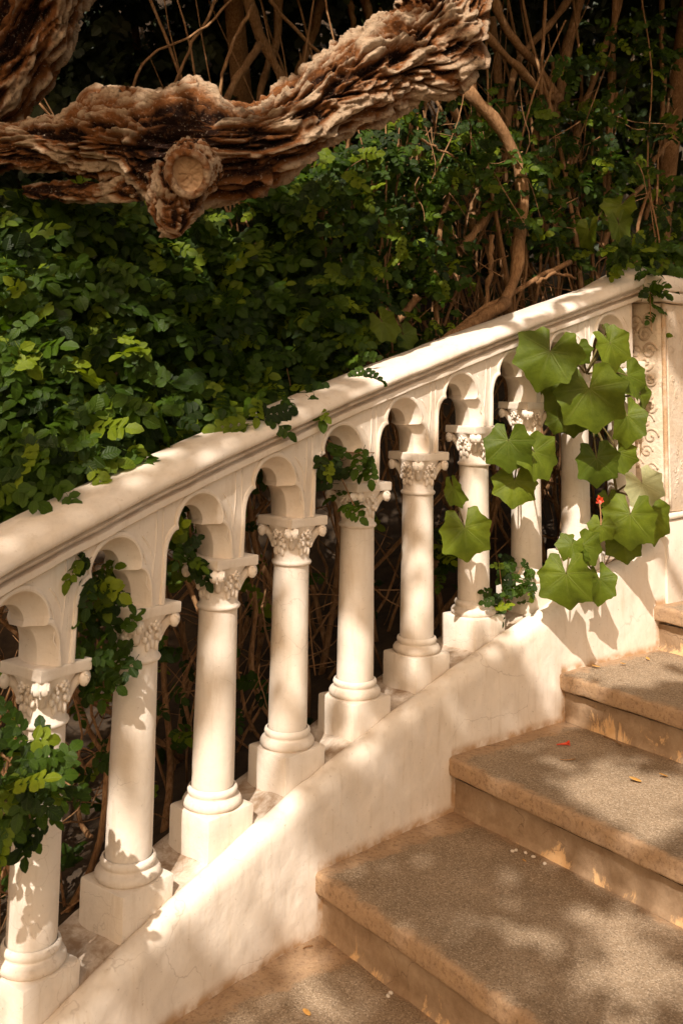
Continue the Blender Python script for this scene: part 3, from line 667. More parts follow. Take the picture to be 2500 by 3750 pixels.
def shrub(name, label, cat, pts, size, mats_dirs=None, n_ind=300, base=None, extra=None, m=M_LEAF, kinds_i=CL, meshes=None, group=None, ind_key=None):
    pts = np.asarray(pts); base = np.array(base if base is not None else [pts[:, 0].mean(), pts[:, 1].mean(), pts[:, 2].min()])
    root = empty(name, tuple(base)); tag(root, label, cat, group)
    D, Nn = mats_dirs if mats_dirs else leaf_dirs(pts); Rm = frame_mats(pts.copy(), D, Nn, size)
    key = ind_key if ind_key is not None else np.linalg.norm(pts - CAMP, axis=1)
    od = np.argsort(key); ind = od[:n_ind]; rest = od[n_ind:]
    put_leaves(root, pts[ind], Rm[ind], rng.integers(0, 5, len(ind)), meshes or LM, base)
    if len(rest):
        o = joined('foliage', CLs, pts[rest] - base, Rm[rest], m, root, rng.integers(0, 3, len(rest)))
    return root, base

# outline of the rail in the picture (top edge, 1568 wide)
RAILX = np.array([-60, 0, 200, 433, 627, 878, 1066, 1254, 1354, 1470]); RAILY = np.array([1215, 1175, 1110, 997, 922, 834, 762, 690, 661, 627])
def rail_y(x): return np.interp(x, RAILX, RAILY)

# 1. dense hedge on the left
HX = np.array([-60, 0, 150, 330, 450, 560, 680, 760, 850, 960, 1080]); HY = np.array([430, 430, 470, 500, 500, 480, 420, 360, 310, 290, 330])
pts = []; key = []
def cl(x, y, s_): return float(vnoise(np.array([[x * s_, y * s_, 3.7]]))[0])
while len(pts) < 4700:
    x = random.uniform(-70, 1060); y0, y1 = float(np.interp(x, HX, HY)), float(rail_y(x)) + 12
    y = random.uniform(y0 - 10, y1)
    v = (y1 - y) / max(y1 - y0, 1)
    keep = 1.0 if x < 640 else max(.18, 1 - (x - 640) / 420)
    if random.random() > keep * (.45 + .75 * cl(x, y, .018)): continue
    lay = random.random() ** 1.3
    n = -.135 - .40 * v - .20 * max(0, cl(x, y, .013)) - lay * .38
    if n > -.105 and y > y1 - 30: n = -.11
    p = at_n(x, y, round(n, 2)); pts.append(p); key.append(lay)
# sprays hanging over the rail
for (x, y, nn_) in ((205, 1085, -.02), (190, 1060, -.05), (120, 1110, -.02), (40, 1130, -.02), (300, 1030, -.04), (560, 960, .03), (600, 925, .05), (612, 950, .07), (575, 985, .08), (640, 910, .02), (715, 915, .05), (735, 930, .08), (700, 895, .0), (828, 850, .06), (820, 830, .03), (840, 800, -.03), (480, 930, -.05), (420, 960, -.06), (510, 975, -.02), (150, 1030, -.06), (90, 1075, -.05), (260, 1065, -.04)):
    for _ in range(2): pts.append(at_n(x + random.uniform(-12, 12), y + random.uniform(-14, 8), nn_)); key.append(-.5)
pts = np.array(pts); key = np.array(key)
# sunlit long sprays in front on the left
sprays = []
for (x, y, dx, dy, k) in ((10, 570, 60, 60, 9), (150, 590, 110, 20, 7), (330, 620, 80, 60, 8), (400, 690, 25, 60, 6), (60, 720, 140, 40, 9), (20, 640, 90, 70, 8), (350, 860, 90, 50, 8), (330, 920, 60, 30, 6), (140, 930, 100, 90, 10), (230, 880, 60, 60, 7), (30, 860, 80, 60, 8), (60, 1020, 120, 40, 8), (0, 780, 80, 30, 7), (200, 650, 90, 70, 8), (90, 800, 90, 70, 9), (260, 760, 90, 60, 7), (470, 870, 70, 60, 6), (760, 450, 160, 30, 10), (860, 360, 140, 60, 10), (980, 420, 120, -10, 8), (860, 520, 130, 40, 8), (780, 560, 90, 60, 7), (950, 570, 110, 30, 7)):
    for t in np.linspace(0, 1, k): sprays.append((x + dx * t + random.uniform(-10, 10), y + dy * t + random.uniform(-10, 10)))
sp_p = []
for x, y in sprays:
    v = (rail_y(x) - y) / 600; sp_p.append(at_n(x, y, round(-.10 - .32 * v + random.uniform(0, .10), 2)))
pts = np.concatenate([pts, np.array(sp_p)]); key = np.concatenate([key, np.full(len(sp_p), -1.)])
size = rng.uniform(.55, 1.12, len(pts)) * np.where(pts[:, 0] > -.1, .74, .94)
hedge, hb = shrub('leafy_hedge', 'dense dark green hedge of small toothed leaves spilling over the lower rail', 'hedge', pts, size, leaf_dirs(pts, .5), 300, (-.35, 3.3, .0), ind_key=key)

# 2. thicket of bare stems and thinner leaves on the right
stems = []
def px_stem(pp, rp_, n0, n1=None, k=14, wig=.006):
    n1 = n0 if n1 is None else n1; P = []
    for t, (x, y) in zip(np.linspace(0, 1, len(pp)), pp): P.append(at_n(x, y, round(n0 + (n1 - n0) * t, 2)))
    P = resample(np.array(P), k); P[1:-1] += rng.normal(0, wig, (k - 2, 3)) * np.array([.5, 1, .5]); dmid = np.linalg.norm(P.mean(0) - CAMP); r = rp_ * K / FPX * dmid
    stems.append((P, np.linspace(r * 1.05, r * .9, k) * (1 + .12 * rng.normal(0, 1, k))))
for a in (([(1060, -20), (1081, 47), (1144, 110), (1199, 165), (1254, 225), (1275, 232)], 10, -.55), ([(1135, -10), (1149, 50), (1184, 100), (1234, 145), (1254, 185), (1279, 222)], 9, -.60),
          ([(1310, -10), (1259, 65), (1209, 110), (1174, 145), (1164, 280), (1160, 420)], 8, -.7), ([(1335, -20), (1304, 100), (1289, 200), (1270, 300)], 11, -.75), ([(1280, 222), (1249, 260), (1234, 310), (1225, 420)], 15, -.6),
          ([(1069, 205), (1104, 240), (1144, 290), (1179, 345), (1199, 400), (1204, 475), (1194, 550), (1184, 627), (1169, 680), (1150, 708)], 14, -.34, -.20), ([(1160, 695), (1120, 725), (1084, 750), (1034, 775), (960, 830)], 15, -.20, -.22),
          ([(1020, 180), (1034, 225), (1049, 280), (1064, 340)], 9, -.6), ([(1129, 460), (1109, 510), (1054, 575)], 9, -.4), ([(1130, 40), (1134, 90), (1144, 175), (1151, 280), (1155, 400)], 9, -.8),
          ([(1425, -10), (1419, 30), (1384, 115), (1349, 215), (1324, 280), (1300, 420)], 7, -.6), ([(1412, -10), (1406, 120), (1404, 210), (1396, 280), (1404, 360), (1390, 480)], 8, -.55), ([(1519, -10), (1516, 100), (1524, 210), (1515, 330)], 5, -.6),
          ([(597, 100), (560, 155), (530, 205), (500, 260)], 9, -1.0), ([(565, -20), (590, 65), (625, 140), (655, 200), (690, 290)], 13, -1.2), ([(620, 0), (700, 90), (755, 145), (800, 190)], 4, -.9), ([(505, -10), (450, 85), (390, 230), (370, 300)], 3.5, -.9),
          ([(305, 205), (320, 155), (350, 110), (395, 102), (440, 85), (480, 55), (545, -10)], 3, -.8), ([(580, 10), (540, 85), (510, 165), (507, 230)], 4, -.9), ([(640, -10), (640, 80), (600, 200), (590, 300)], 9, -1.3), ([(740, -10), (720, 80), (680, 180), (690, 260)], 11, -1.4),
          ([(835, -20), (850, 40), (880, 110)], 10, -1.1), ([(800, -10), (815, 60), (790, 150)], 7, -1.2),
          ([(1309, 602), (1249, 630), (1184, 670), (1134, 695), (1079, 730), (1029, 770)], 6.5, -.24), ([(1129, 540), (1124, 625), (1117, 690), (1110, 740)], 6, -.34), ([(960, 680), (939, 705), (904, 750), (849, 835)], 9, -.33), ([(1040, 420), (1010, 520), (1000, 640), (1005, 770)], 6, -.4),
          ([(1320, 640), (1270, 625), (1230, 650)], 4, -.2), ([(1460, 440), (1490, 380), (1530, 330), (1580, 290)], 5, -.5), ([(1380, 570), (1400, 520), (1430, 470), (1480, 420)], 6, -.45), ([(740, 430), (735, 520), (748, 640)], 8, -.6), ([(1500, 560), (1480, 490), (1510, 420)], 6, -.6),
          ([(940, 300), (1000, 340), (1050, 362)], 3, -.35), ([(1090, 560), (1080, 500), (1100, 430), (1090, 330)], 7, -.6), ([(1240, 330), (1260, 420), (1250, 520), (1270, 620)], 8, -.6), ([(1330, 330), (1310, 420), (1330, 520), (1320, 610)], 6, -.6)):
    px_stem(*a)
nkey = len(stems)
for k in range(150):      # the tangle between and below, seen through the columns and above the rail
    s = random.uniform(-1.5, 11); n = random.uniform(-1.15, -.24); zz = random.uniform(-.1, .3) + float(zr(s)) * .8; hh = random.uniform(.5, 2.2)
    if random.random() < .35 and s > 5: hh += 1.2
    if s < 5: hh = min(hh, float(zr(s)) + 1.05 - zz)
    lean = rng.normal(0, .45, 2); P = [fra(s, n, zz - .3)]
    for t in (.15, .3, .45, .6, .8, 1): P.append(P[0] + np.array([lean[0] * hh * t + random.uniform(-.08, .08), lean[1] * .5 * hh * t + random.uniform(-.06, .06), hh * t]))
    r = random.choice((.004, .005, .006, .008, .010, .013)); P = resample(P, 16)
    # stay behind the balustrade
    ok = True
    for p in P:
        i_ = int(np.argmin((_x - p[0]) ** 2 + (_y - p[1]) ** 2)); t = _th[i_]
        if (p[0] - _x[i_]) * math.cos(t) - (p[1] - _y[i_]) * math.sin(t) > -.15: ok = False
    if ok: stems.append((P, np.linspace(r, r * .6, 16) * (1 + .1 * rng.normal(0, 1, 16))))
for k in range(95):
    s = random.uniform(4.5, 11.5); n = random.uniform(-1.1, -.30); z0_ = float(zr(s)) + random.uniform(.3, .9); hh = random.uniform(.9, 2.4); r = random.choice((.004, .005, .006, .007, .009, .012)); b0 = fra(s, n, z0_)
    ln_ = rng.normal(0, .28, 2); P = resample([b0 + np.array([ln_[0] * hh * t + random.uniform(-.05, .05), ln_[1] * .3 * hh * t + random.uniform(-.04, .04), hh * t]) for t in (0, .2, .4, .6, .8, 1)], 16)
    if all((p[0] - b0[0]) * math.cos(theta(s)) - (p[1] - b0[1]) * math.sin(theta(s)) + n < -.2 for p in P): stems.append((P, np.linspace(r, r * .6, 16) * (1 + .1 * rng.normal(0, 1, 16))))
twigs = []
for k in range(620):
    s = random.uniform(-1.5, 11); n = random.uniform(-.9, -.2); P0 = fra(s, n, float(zr(s)) + random.uniform(-.2, .9 if s < 5 else 1.9)); d = rng.normal(0, 1, 3); d /= np.linalg.norm(d); ln = random.uniform(.15, .45)
    P = [P0 + d * ln * t + rng.normal(0, .018, 3) for t in np.linspace(0, 1, 5)]; ok = all(((p[0] - P0[0]) * math.cos(theta(s)) - (p[1] - P0[1]) * math.sin(theta(s))) + n < -.14 for p in P)
    if ok: twigs.append((resample(P, 7), np.linspace(.003, .0012, 7)))
pts = []; key = []
clumps = [(760, 430, 60), (830, 400, 70), (880, 330, 60), (940, 380, 60), (1010, 400, 60), (1080, 380, 60), (1130, 350, 60), (1180, 320, 50), (1230, 370, 50), (1290, 400, 60), (1340, 420, 50), (1400, 400, 60), (1460, 380, 50), (1520, 420, 50), (920, 270, 40), (1010, 480, 60), (900, 470, 60), (830, 520, 70), (960, 560, 60), (1040, 590, 50), (1200, 500, 45), (1230, 540, 40), (1310, 500, 50), (1370, 470, 40), (1480, 560, 40), (1530, 540, 50), (1250, 450, 40), (1450, 300, 50), (1500, 200, 40), (1480, 110, 40), (1290, 330, 40), (880, 640, 60), (930, 650, 50), (800, 650, 60), (790, 760, 50), (850, 700, 50), (1010, 640, 40), (1330, 590, 30), (1290, 570, 40), (1380, 360, 50), (1560, 300, 50), (1540, 620, 30), (1460, 620, 25), (1160, 440, 40), (1540, 480, 50), (1440, 480, 40), (1400, 150, 50), (1350, 250, 50), (1440, 60, 40), (1540, 130, 55), (1320, 140, 40), (1230, 260, 40), (1120, 250, 40), (1500, 40, 40), (1200, 400, 50), (1100, 310, 45), (1380, 250, 45)]
for (x, y, r) in clumps:
    bn = random.uniform(-.42, -.22)
    for k in range(int(r * .42)):
        xx, yy = x + random.gauss(0, r * .55), y + random.gauss(0, r * .4)
        if yy > rail_y(xx) - 8: continue
        n = bn + random.uniform(-.16, .10)
        if x > 1250: n -= .1
        pts.append(at_n(xx, yy, round(min(n, -.13), 2))); key.append(-n + random.random() * .05)
for k in range(700):      # thin dark leaves deep inside, also behind the columns
    x = random.uniform(-40, 1540); y = random.uniform(180, 2100)
    if y > rail_y(x) - 10:
        if x < 600 or random.random() < .35: pts.append(at_n(x, y, round(random.uniform(-.8, -.22), 2))); key.append(1.)
    elif x > 700: pts.append(at_n(x, y, round(random.uniform(-.9, -.45), 2))); key.append(.9)
pts = np.array(pts); key = np.array(key); good = pts[:, 2] > np.interp(pts[:, 0], [-1, 2], [-.35, .4]); pts, key = pts[good], key[good]
size = rng.uniform(.50, .84, len(pts))
thick, tb = shrub('stem_thicket', 'tangle of bare brown woody stems with loose leaf sprays behind the upper rail', 'shrub', pts, size, leaf_dirs(pts, .5), 300, (.9, 4.6, .3), ind_key=key)
for P, r in stems:
    VV, FF = tubes([(P - tb, r)], 8 if r[0] > .008 else 6); mesh_np('stem', VV, FF, M_STEM, thick)
VV, FF = tubes([(P - tb, r) for P, r in twigs], 4, caps=False); mesh_np('twigs', VV, FF, M_STEM, thick)['kind'] = 'stuff'

# 3. sprigs that push through the openings
def sprig(label, boxes, n_range, count, sz, stemline=None, up=.5):
    P = []
    tot = sum(b[4] for b in boxes)
    for (x0, y0, x1, y1, w_) in boxes:
        for k in range(int(round(count * w_ / tot))): P.append(at_n(random.uniform(x0, x1), random.uniform(y0, y1), round(random.uniform(*n_range), 2)))
    P = np.array(P); root, b = shrub('leafy_sprig', label, 'sprig', P, rng.uniform(.8, 1.15, len(P)) * sz, leaf_dirs(P, .45, up), 300)
    for pp, r, n0, n1 in (stemline or []):
        q = resample([at_n(x, y, round(n0 + (n1 - n0) * t, 2)) for t, (x, y) in zip(np.linspace(0, 1, len(pp)), pp)], 12)
        VV, FF = tubes([(q - b, np.linspace(r, r * .5, 12))], 6); mesh_np('stem', VV, FF, M_STEM, root)
    return root
sprig('bright leafy sprig bushing out in front of the leftmost column', [(-40, 1660, 100, 1730, .9), (-30, 1720, 150, 1800, 1.6), (20, 1770, 185, 1850, 1.3), (-30, 1820, 125, 1900, 1.2), (-40, 1880, 30, 1950, .5)], (.10, .24), 62, .62, [([(-60, 1800), (20, 1790), (110, 1770), (170, 1810)], .004, .1, .18), ([(-40, 1700), (40, 1760), (70, 1880)], .004, .1, .18)])
sprig('dark leafy sprig hanging through the first arch beside the second column', [(180, 1280, 260, 1340, .8), (200, 1320, 320, 1380, 1.2), (165, 1370, 270, 1440, 1.3), (200, 1430, 310, 1500, 1.2), (190, 1500, 260, 1600, 1), (280, 1480, 330, 1520, .4)], (-.06, .10), 48, .62, [([(200, 1260), (230, 1350), (220, 1460), (240, 1580)], .004, -.06, .02)])
sprig('small leafy sprig in the arch against the third capital', [(385, 1170, 430, 1280, 1), (420, 1260, 465, 1330, 1)], (-.10, .05), 15, .60, [([(390, 1160), (410, 1240), (450, 1300)], .003, -.1, .0)])
sprig('leafy sprig arching out of the opening over the fifth capital', [(735, 1010, 800, 1090, 1.2), (800, 1020, 865, 1060, .7), (770, 1080, 830, 1170, 1)], (.02, .13), 17, .68, [([(740, 1000), (790, 1040), (860, 1040)], .003, -.02, .10), ([(745, 1010), (780, 1090), (815, 1165)], .003, -.02, .10)])
sprig('small pale green seedling on the wall ledge between the last columns', [(1130, 1330, 1180, 1400, 1), (1170, 1290, 1240, 1350, 1), (1150, 1250, 1190, 1300, .6), (1180, 1350, 1230, 1390, .8)], (.03, .12), 30, .52, [([(1165, 1405), (1170, 1350), (1200, 1300)], .003, .05, .08), ([(1165, 1405), (1150, 1340), (1145, 1290)], .003, .05, .05)])
sprig('dark leafy sprig behind the broad leaf beside the seventh column', [(1000, 1190, 1050, 1280, 1), (1005, 1270, 1060, 1350, 1)], (-.24, -.15), 16, .72)
sprig('dark ivy like sprig trailing over the rail end onto the pier', [(1400, 545, 1500, 615, 2.0), (1470, 550, 1568, 612, 2.4), (1475, 610, 1540, 660, 1.0), (1470, 640, 1515, 690, .8), (1488, 690, 1508, 770, .5)], (-.02, .18), 105, .66, [([(1560, 600), (1500, 620), (1490, 680), (1495, 760)], .003, .05, .17)])

# 4. broad-leaved climber
def broad_leaf(seed):
    """lobed kidney-heart shaped blade, unit radius; junction at origin, tip along +y; returns V,F,vein"""
    r = random.Random(seed); nv_ = 11; na = 96; A = np.linspace(-R(160), R(160), na)
    lob = [0.] + [sg * R(x + r.uniform(-6, 6)) for x in (47, 94, 140) for sg in (-1, 1)]; amp_ = [1.05] + [y * r.uniform(.93, 1.06) for x, y in ((47, .98), (94, .86), (140, .72)) for _ in (0, 1)]
    tee = [sg * R(x + r.uniform(-5, 5)) for x in (24, 70, 117) for sg in (-1, 1)]
    rad = np.zeros(na)
    for k, a in enumerate(A):
        la = sorted(zip(lob, amp_)); env = float(np.interp(a, [l for l, _ in la], [m_ for _, m_ in la]))
        ds_ = sorted(abs(a - l) for l in lob); t = min(1., ds_[0] / max(.5 * (ds_[0] + ds_[1]), 1e-6))
        v = env * (1 - .195 * (1 - (1 - t) ** 1.9)); td = min(abs(a - l) for l in tee); v *= 1 + .055 * max(0, 1 - td / .16)
        if abs(a) > R(146): v *= 1 - .10 * (abs(a) - R(146)) / R(14)
        rad[k] = v * (1 + r.uniform(-.014, .014))
    rad = np.convolve(np.pad(rad, 1, 'edge'), [.1, .8, .1], 'valid')
    rr = np.linspace(0, 1, nv_) ** .9; Vv, ve = [], []
    f_ = r.uniform(.05, .42); c_ = r.uniform(.10, .45); tw = r.uniform(-.3, .3); q1, q2 = r.uniform(0, 6), r.uniform(0, 6)
    for t in rr:
        for k, a in enumerate(A):
            x, y = math.sin(a) * rad[k] * t, math.cos(a) * rad[k] * t
            z = f_ * abs(x) ** 1.3 - c_ * max(y, 0) ** 2 * .8 - .18 * max(-y, 0) ** 2 + tw * x * y + .055 * math.sin(5 * a + q1) * t ** 2.5 + .09 * math.sin(2 * a + q2) * t * t
            d, j = min((abs(a - l), j) for j, l in enumerate(lob)); z -= .018 * math.exp(-(d * t * 9) ** 2)
            Vv.append((x, y, z)); ve.append(max(0, 1 - d * t * rad[k] / .020) * (1 - .7 * t))
    return np.array(Vv), grid_faces(nv_, na), np.array(ve)
BLM, BLP = [], []
for k in range(6):
    V, F, ve = broad_leaf(k)
    o = mesh_np('leaf', V, F, M_BROAD, None, True, {'vein': ve}); BLM.append(o.data); bpy.data.objects.remove(o)
o = mesh_np('leaf', *broad_leaf(1)[:2], M_BROADPALE, None, True, {'vein': broad_leaf(1)[2]}); BLP.append(o.data); bpy.data.objects.remove(o)
clb = fra(8.2, .05, .75)
climber = empty('broad_leaved_climber', tuple(clb)); tag(climber, 'climber with large lobed green leaves hanging over the last columns and wall', 'climber')
NODES = {'a': (1345, 860, .06), 'b': (1352, 950, .05), 'c': (1190, 1010, -.06), 'd': (1415, 1130, .08), 'e': (1305, 1262, .14), 'f': (1040, 1150, -.16)}
def bleaf(x, y, w_, dx, dy, n, node, tilt=(.0, .25), pale=False, fs=1., root=climber, rb=clb, var=None):
    """junction pixel, blade width in pixels, tip direction on the picture, distance in front of the axis, petiole node"""
    p = at_n(x, y, n); d = np.linalg.norm(p - CAMP); S = w_ * K / FPX * d / 1.62
    D = np.array([dx, -.10, -dy], float); D /= np.linalg.norm(D); tc = CAMP - p; tc /= np.linalg.norm(tc)
    Nn = tc + np.array([tilt[0] + random.uniform(-.28, .28), 0, tilt[1] + random.uniform(-.15, .3)]); Nn -= (Nn @ D) * D; Nn /= np.linalg.norm(Nn); X_ = np.cross(D, Nn)
    o = link(bpy.data.objects.new('leaf', (BLP[0] if pale else BLM[var if var is not None else random.randrange(6)])), root); q = p - rb
    o.matrix_local = Matrix([[X_[0] * S * fs, D[0] * S, Nn[0] * S, q[0]], [X_[1] * S * fs, D[1] * S, Nn[1] * S, q[1]], [X_[2] * S * fs, D[2] * S, Nn[2] * S, q[2]], [0, 0, 0, 1]])
    if node:
        a = at_n(*NODES[node]); m_ = (a + p) / 2 + np.array([0, -.03, .03]); P = resample([a, a * .4 + m_ * .6, m_ * .5 + p * .5 - Nn * .012, p - Nn * .002], 10) - rb
        VV, FF = tubes([(P, np.linspace(.0042, .003, 10))], 7); mesh_np('petiole', VV, FF, M_GREENSTEM, root)
for a in ((1262, 806, 150, -.35, .9, .20, 'a', (-.2, .25)), (1324, 800, 68, -.1, 1, .10, 'a'), (1401, 787, 105, .35, .93, .20, 'a', (.25, .2), False, .9), (1392, 765, 60, .3, .95, .10, 'a', (.6, .1), False, .6),
          (1352, 892, 160, .12, 1, .26, 'b', (.05, .3)), (1292, 905, 105, -.45, .9, .13, 'b', (-.3, .1)), (1282, 962, 58, -.3, .9, .16, 'b'), (1440, 955, 112, .1, 1, .17, 'b', (.4, .1), False, .75), (1470, 905, 100, .15, 1, .12, 'b', (.9, .1), False, .6),
          (1440, 862, 95, .35, .9, .12, 'a', (.5, 0)), (1167, 1012, 116, -.05, 1, .20, 'c', (-.1, .3)), (1226, 1038, 112, .55, .83, .24, 'c', (.2, .3)), (1181, 1103, 100, -.1, 1, .17, 'c', (-.05, .2)),
          (1369, 1052, 104, .1, 1, .18, 'b', (0, .25)), (1066, 1212, 122, .15, 1, .16, 'f', (.1, .2)), (1040, 1120, 80, .3, .95, .14, 'f', (-.9, .1), False, .6),
          (1299, 1318, 124, .02, 1, .27, 'e', (0, .3)), (1376, 1330, 92, .12, 1, .25, 'e', (.5, .15), False, .8), (1338, 1252, 82, .5, .7, .24, 'e', (.3, .5)), (1312, 1250, 62, -.5, .6, .22, 'e', (-.5, .5)),
          (1446, 1181, 122, -.1, 1, .27, 'd', (.1, .25)), (1379, 1206, 62, -.1, 1, .20, 'd'), (1474, 1110, 92, .35, .9, .25, 'd', (.1, .2), True), (1494, 1180, 112, .25, .95, .20, 'd', (.5, .1), False, .75),
          (1432, 1240, 84, 0, 1, .20, 'd', (0, .1)), (1396, 1142, 48, 0, 1, .13, 'd'), (1418, 1040, 80, .3, .9, .12, 'b', (.3, .1)), (1315, 960, 70, .1, 1, .11, 'b'), (1330, 1275, 40, .2, .8, .24, 'e', (.2, .2))):
    bleaf(*a)
main = [[(1350, 1090, -.2), (1348, 1010, .0), (1352, 950, .05), (1345, 860, .06), (1380, 800, .08)], [(1352, 950, .05), (1400, 1050, .08), (1415, 1130, .08)], [(1415, 1130, .08), (1380, 1210, .10), (1305, 1262, .14)], [(1240, 1000, -.2), (1215, 1005, -.12), (1190, 1010, -.06)], [(1060, 1100, -.4), (1050, 1130, -.25), (1040, 1150, -.16)]]
for pp in main:
    P = resample([at_n(*q) for q in pp], 14) - clb; VV, FF = tubes([(P, .0055)], 8); mesh_np('stem', VV, FF, M_GREENSTEM, climber)
pf = at_n(1375, 1148, .17)
for k in range(6):
    V, F, uv = leaflet(.018, .014, 5, .5, .35, .02); Rm = rotz(k * 1.05 + .2) @ rotx(.95 if k % 2 else .55) ; V = V @ Rm.T; V = V[:, [0, 2, 1]] * [1, -1, 1]
    mesh_np('petal', V + pf - clb, F, M_RED, climber, attrs={'tint': np.zeros(len(V))}, uv=uv)
VV, FF = tubes([(resample([pf, at_n(1379, 1180, .19), at_n(1379, 1206, .20)], 6) - clb, .0025)], 6); mesh_np('flower_stalk', VV, FF, M_STEM, climber)
cl2b = at_n(890, 780, -.15)
cl2 = empty('broad_leaved_climber', tuple(cl2b)); tag(cl2, 'two broad green leaves drooping onto the middle of the sloping rail', 'climber')
for a in ((876, 738, 92, .55, .9, -.13, None, (-.3, .3), False, .7), (925, 768, 70, .35, .7, -.17, None, (.3, .1))): bleaf(*a, root=cl2, rb=cl2b)
VV, FF = tubes([(resample([at_n(900, 700, -.35), at_n(890, 715, -.22), at_n(876, 738, -.13)], 8) - cl2b, .004), (resample([at_n(900, 700, -.35), at_n(915, 735, -.25), at_n(925, 768, -.17)], 8) - cl2b, .004)], 6); mesh_np('stem', VV, FF, M_GREENSTEM, cl2)
cl3b = at_n(1380, 600, -.2)
cl3 = empty('broad_leaved_climber', tuple(cl3b)); tag(cl3, 'two dim broad leaves hanging among the stems above the upper rail', 'climber')
for a in ((1352, 528, 84, .0, 1, -.24, None, (-.6, .0), False, .7), (1420, 515, 88, .1, 1, -.20, None, (.5, .1), False, .6), (1425, 470, 80, -.3, .4, -.24, None, (0, .8))): bleaf(*a, root=cl3, rb=cl3b)
VV, FF = tubes([(resample([at_n(1400, 440, -.4), at_n(1380, 490, -.3), at_n(1352, 528, -.24)], 8) - cl3b, .004), (resample([at_n(1400, 440, -.4), at_n(1412, 480, -.3), at_n(1420, 515, -.20)], 8) - cl3b, .004)], 6); mesh_np('stem', VV, FF, M_GREENSTEM, cl3)

# ------------------------------------------------------------------ old tree: trunk, corky bough, crown over the stairs
def bark_tube(P, r, nu, nv, amp, seed, stretch=3.2, cell=.05):  # ridged, cracked bark along a limb
    d0 = np.concatenate([[0], np.cumsum(np.linalg.norm(np.diff(P, axis=0), axis=1))]); rr = np.interp(np.linspace(0, d0[-1], nu), d0, r)
    C_ = resample(P, nu)
    for _ in range(12): C_[1:-1] = (C_[:-2] + C_[2:] + 2 * C_[1:-1]) / 4; rr[1:-1] = (rr[:-2] + rr[2:] + 2 * rr[1:-1]) / 4
    T = np.gradient(C_, axis=0); T /= np.linalg.norm(T, axis=1)[:, None]; up = np.array([0, 0, 1.]) if abs(T[:, 2]).mean() < .75 else np.array([0, 1., 0])
    A = np.cross(T, up); A /= np.linalg.norm(A, axis=1)[:, None]; B = np.cross(A, T)
    a = np.linspace(0, 2 * math.pi, nv, endpoint=False); ca = np.cos(a)[None, :, None]; sa = np.sin(a)[None, :, None]
    Nr = (ca * A[:, None] + sa * B[:, None]).reshape(-1, 3); V0 = np.repeat(C_, nv, 0) + Nr * np.repeat(rr, nv)[:, None]
    lng = np.repeat(np.linspace(0, d0[-1], nu), nv); rad_ = np.repeat(rr, nv); ang = np.tile(a, nu)
    Q = np.stack([lng / stretch, np.cos(ang) * rad_, np.sin(ang) * rad_], -1) + seed
    wp = np.stack([fbm(Q * 9 + 3 * k, 3) for k in range(3)], -1) * .026
    d1, d2, idv = worley((Q * [.8, 1, 1] + wp) / cell); crk = ss(.01, .20, d2 - d1)
    e1, e2, id2 = worley((Q * [.75, 1, 1] + wp * 2.2 + 5) / (cell * .40)); fl = ss(.0, .24, e2 - e1)
    k1, k2, id3 = worley((Q * [.9, 1, 1] + wp * 2.6 + 9) / (cell * .19)); f3 = ss(.0, .2, k2 - k1)
    W_ = Q + wp * .7
    g1 = ss(.01, .20, np.abs(fbm(W_ * [11, 21, 21] + 3, 3)))
    big = fbm(Q * [12, 8, 8], 3)
    rid = 1 - np.clip(np.abs(fbm(W_ * [15, 30, 30] + 21, 3)) * 1.6, 0, 1); rid2 = 1 - np.clip(np.abs(fbm(W_ * [36, 62, 62] + 31, 2)) * 1.5, 0, 1)
    h = .22 * crk * g1 + .08 * fl + .04 * f3 + .40 * rid * (.4 + .6 * g1) + .22 * rid2 + .10 * (id2 - .5) * g1 + .10 * (idv - .5) - .42 * ss(.16, .42, fbm(W_ * [17, 26, 26] + 41, 3))
    lr = np.clip(rad_ / .15, .55, 1.1)
    disp = (amp * 1.25 * (h - .5) + amp * .55 * big) * lr + .005 * fbm(Q * 110, 3)
    V = V0 + Nr * disp[:, None]
    hh = np.clip((h - .12) / .66, 0, 1)
    return V, grid_faces(nu, nv, cv=True), hh, (C_, rr)
TQ = 1.26
def px_path(lst):
    P, r = [], []
    for x, y, rp_, Y in lst:
        p = at(x, y, Y * TQ); P.append(p); r.append(rp_ * K / FPX * np.linalg.norm(p - CAMP))
    return np.array(P), np.array(r)
tp, tr_ = px_path([(-420, 900, 140, 2.60), (-320, 640, 120, 2.58), (-190, 420, 105, 2.55), (-45, 250, 92, 2.52), (30, 140, 94, 2.50), (85, 20, 104, 2.46), (140, -120, 116, 2.40), (190, -330, 110, 2.3)])
bp_, br_ = px_path([(-190, 400, 70, 2.52), (-60, 345, 56, 2.46), (50, 335, 54, 2.38), (150, 332, 60, 2.32), (250, 335, 92, 2.27), (400, 345, 116, 2.22), (520, 345, 104, 2.22), (620, 315, 94, 2.25), (720, 256, 92, 2.30), (830, 190, 92, 2.36), (930, 140, 94, 2.42), (1000, 85, 96, 2.48), (1035, 0, 90, 2.52), (1050, -140, 92, 2.56), (1060, -300, 90, 2.6)])
tree = empty('old_tree', tuple(tp[0] * [1, 1, 0] + [0, 0, -.3])); tag(tree, 'old tree with deeply cracked corky bark and one heavy bough across the top', 'tree')
tl = np.array(tree.location)
root_p = np.array([tp[0] * [1, 1, 0] + [-.05, 0, -.4], tp[0] * [1, 1, 0] + [-.03, 0, .3]]); 
V, F, hh, _ = bark_tube(np.concatenate([root_p, tp]), np.concatenate([[.34, .27], tr_]), 420, 190, .062, 3.3, 3.2, .07); mesh_np('trunk', V - tl, F, M_BARK, tree, attrs={'height': hh})
V, F, hh, (Cb, rb_) = bark_tube(bp_, br_, 680, 270, .060, 8.1, 2.6, .060)
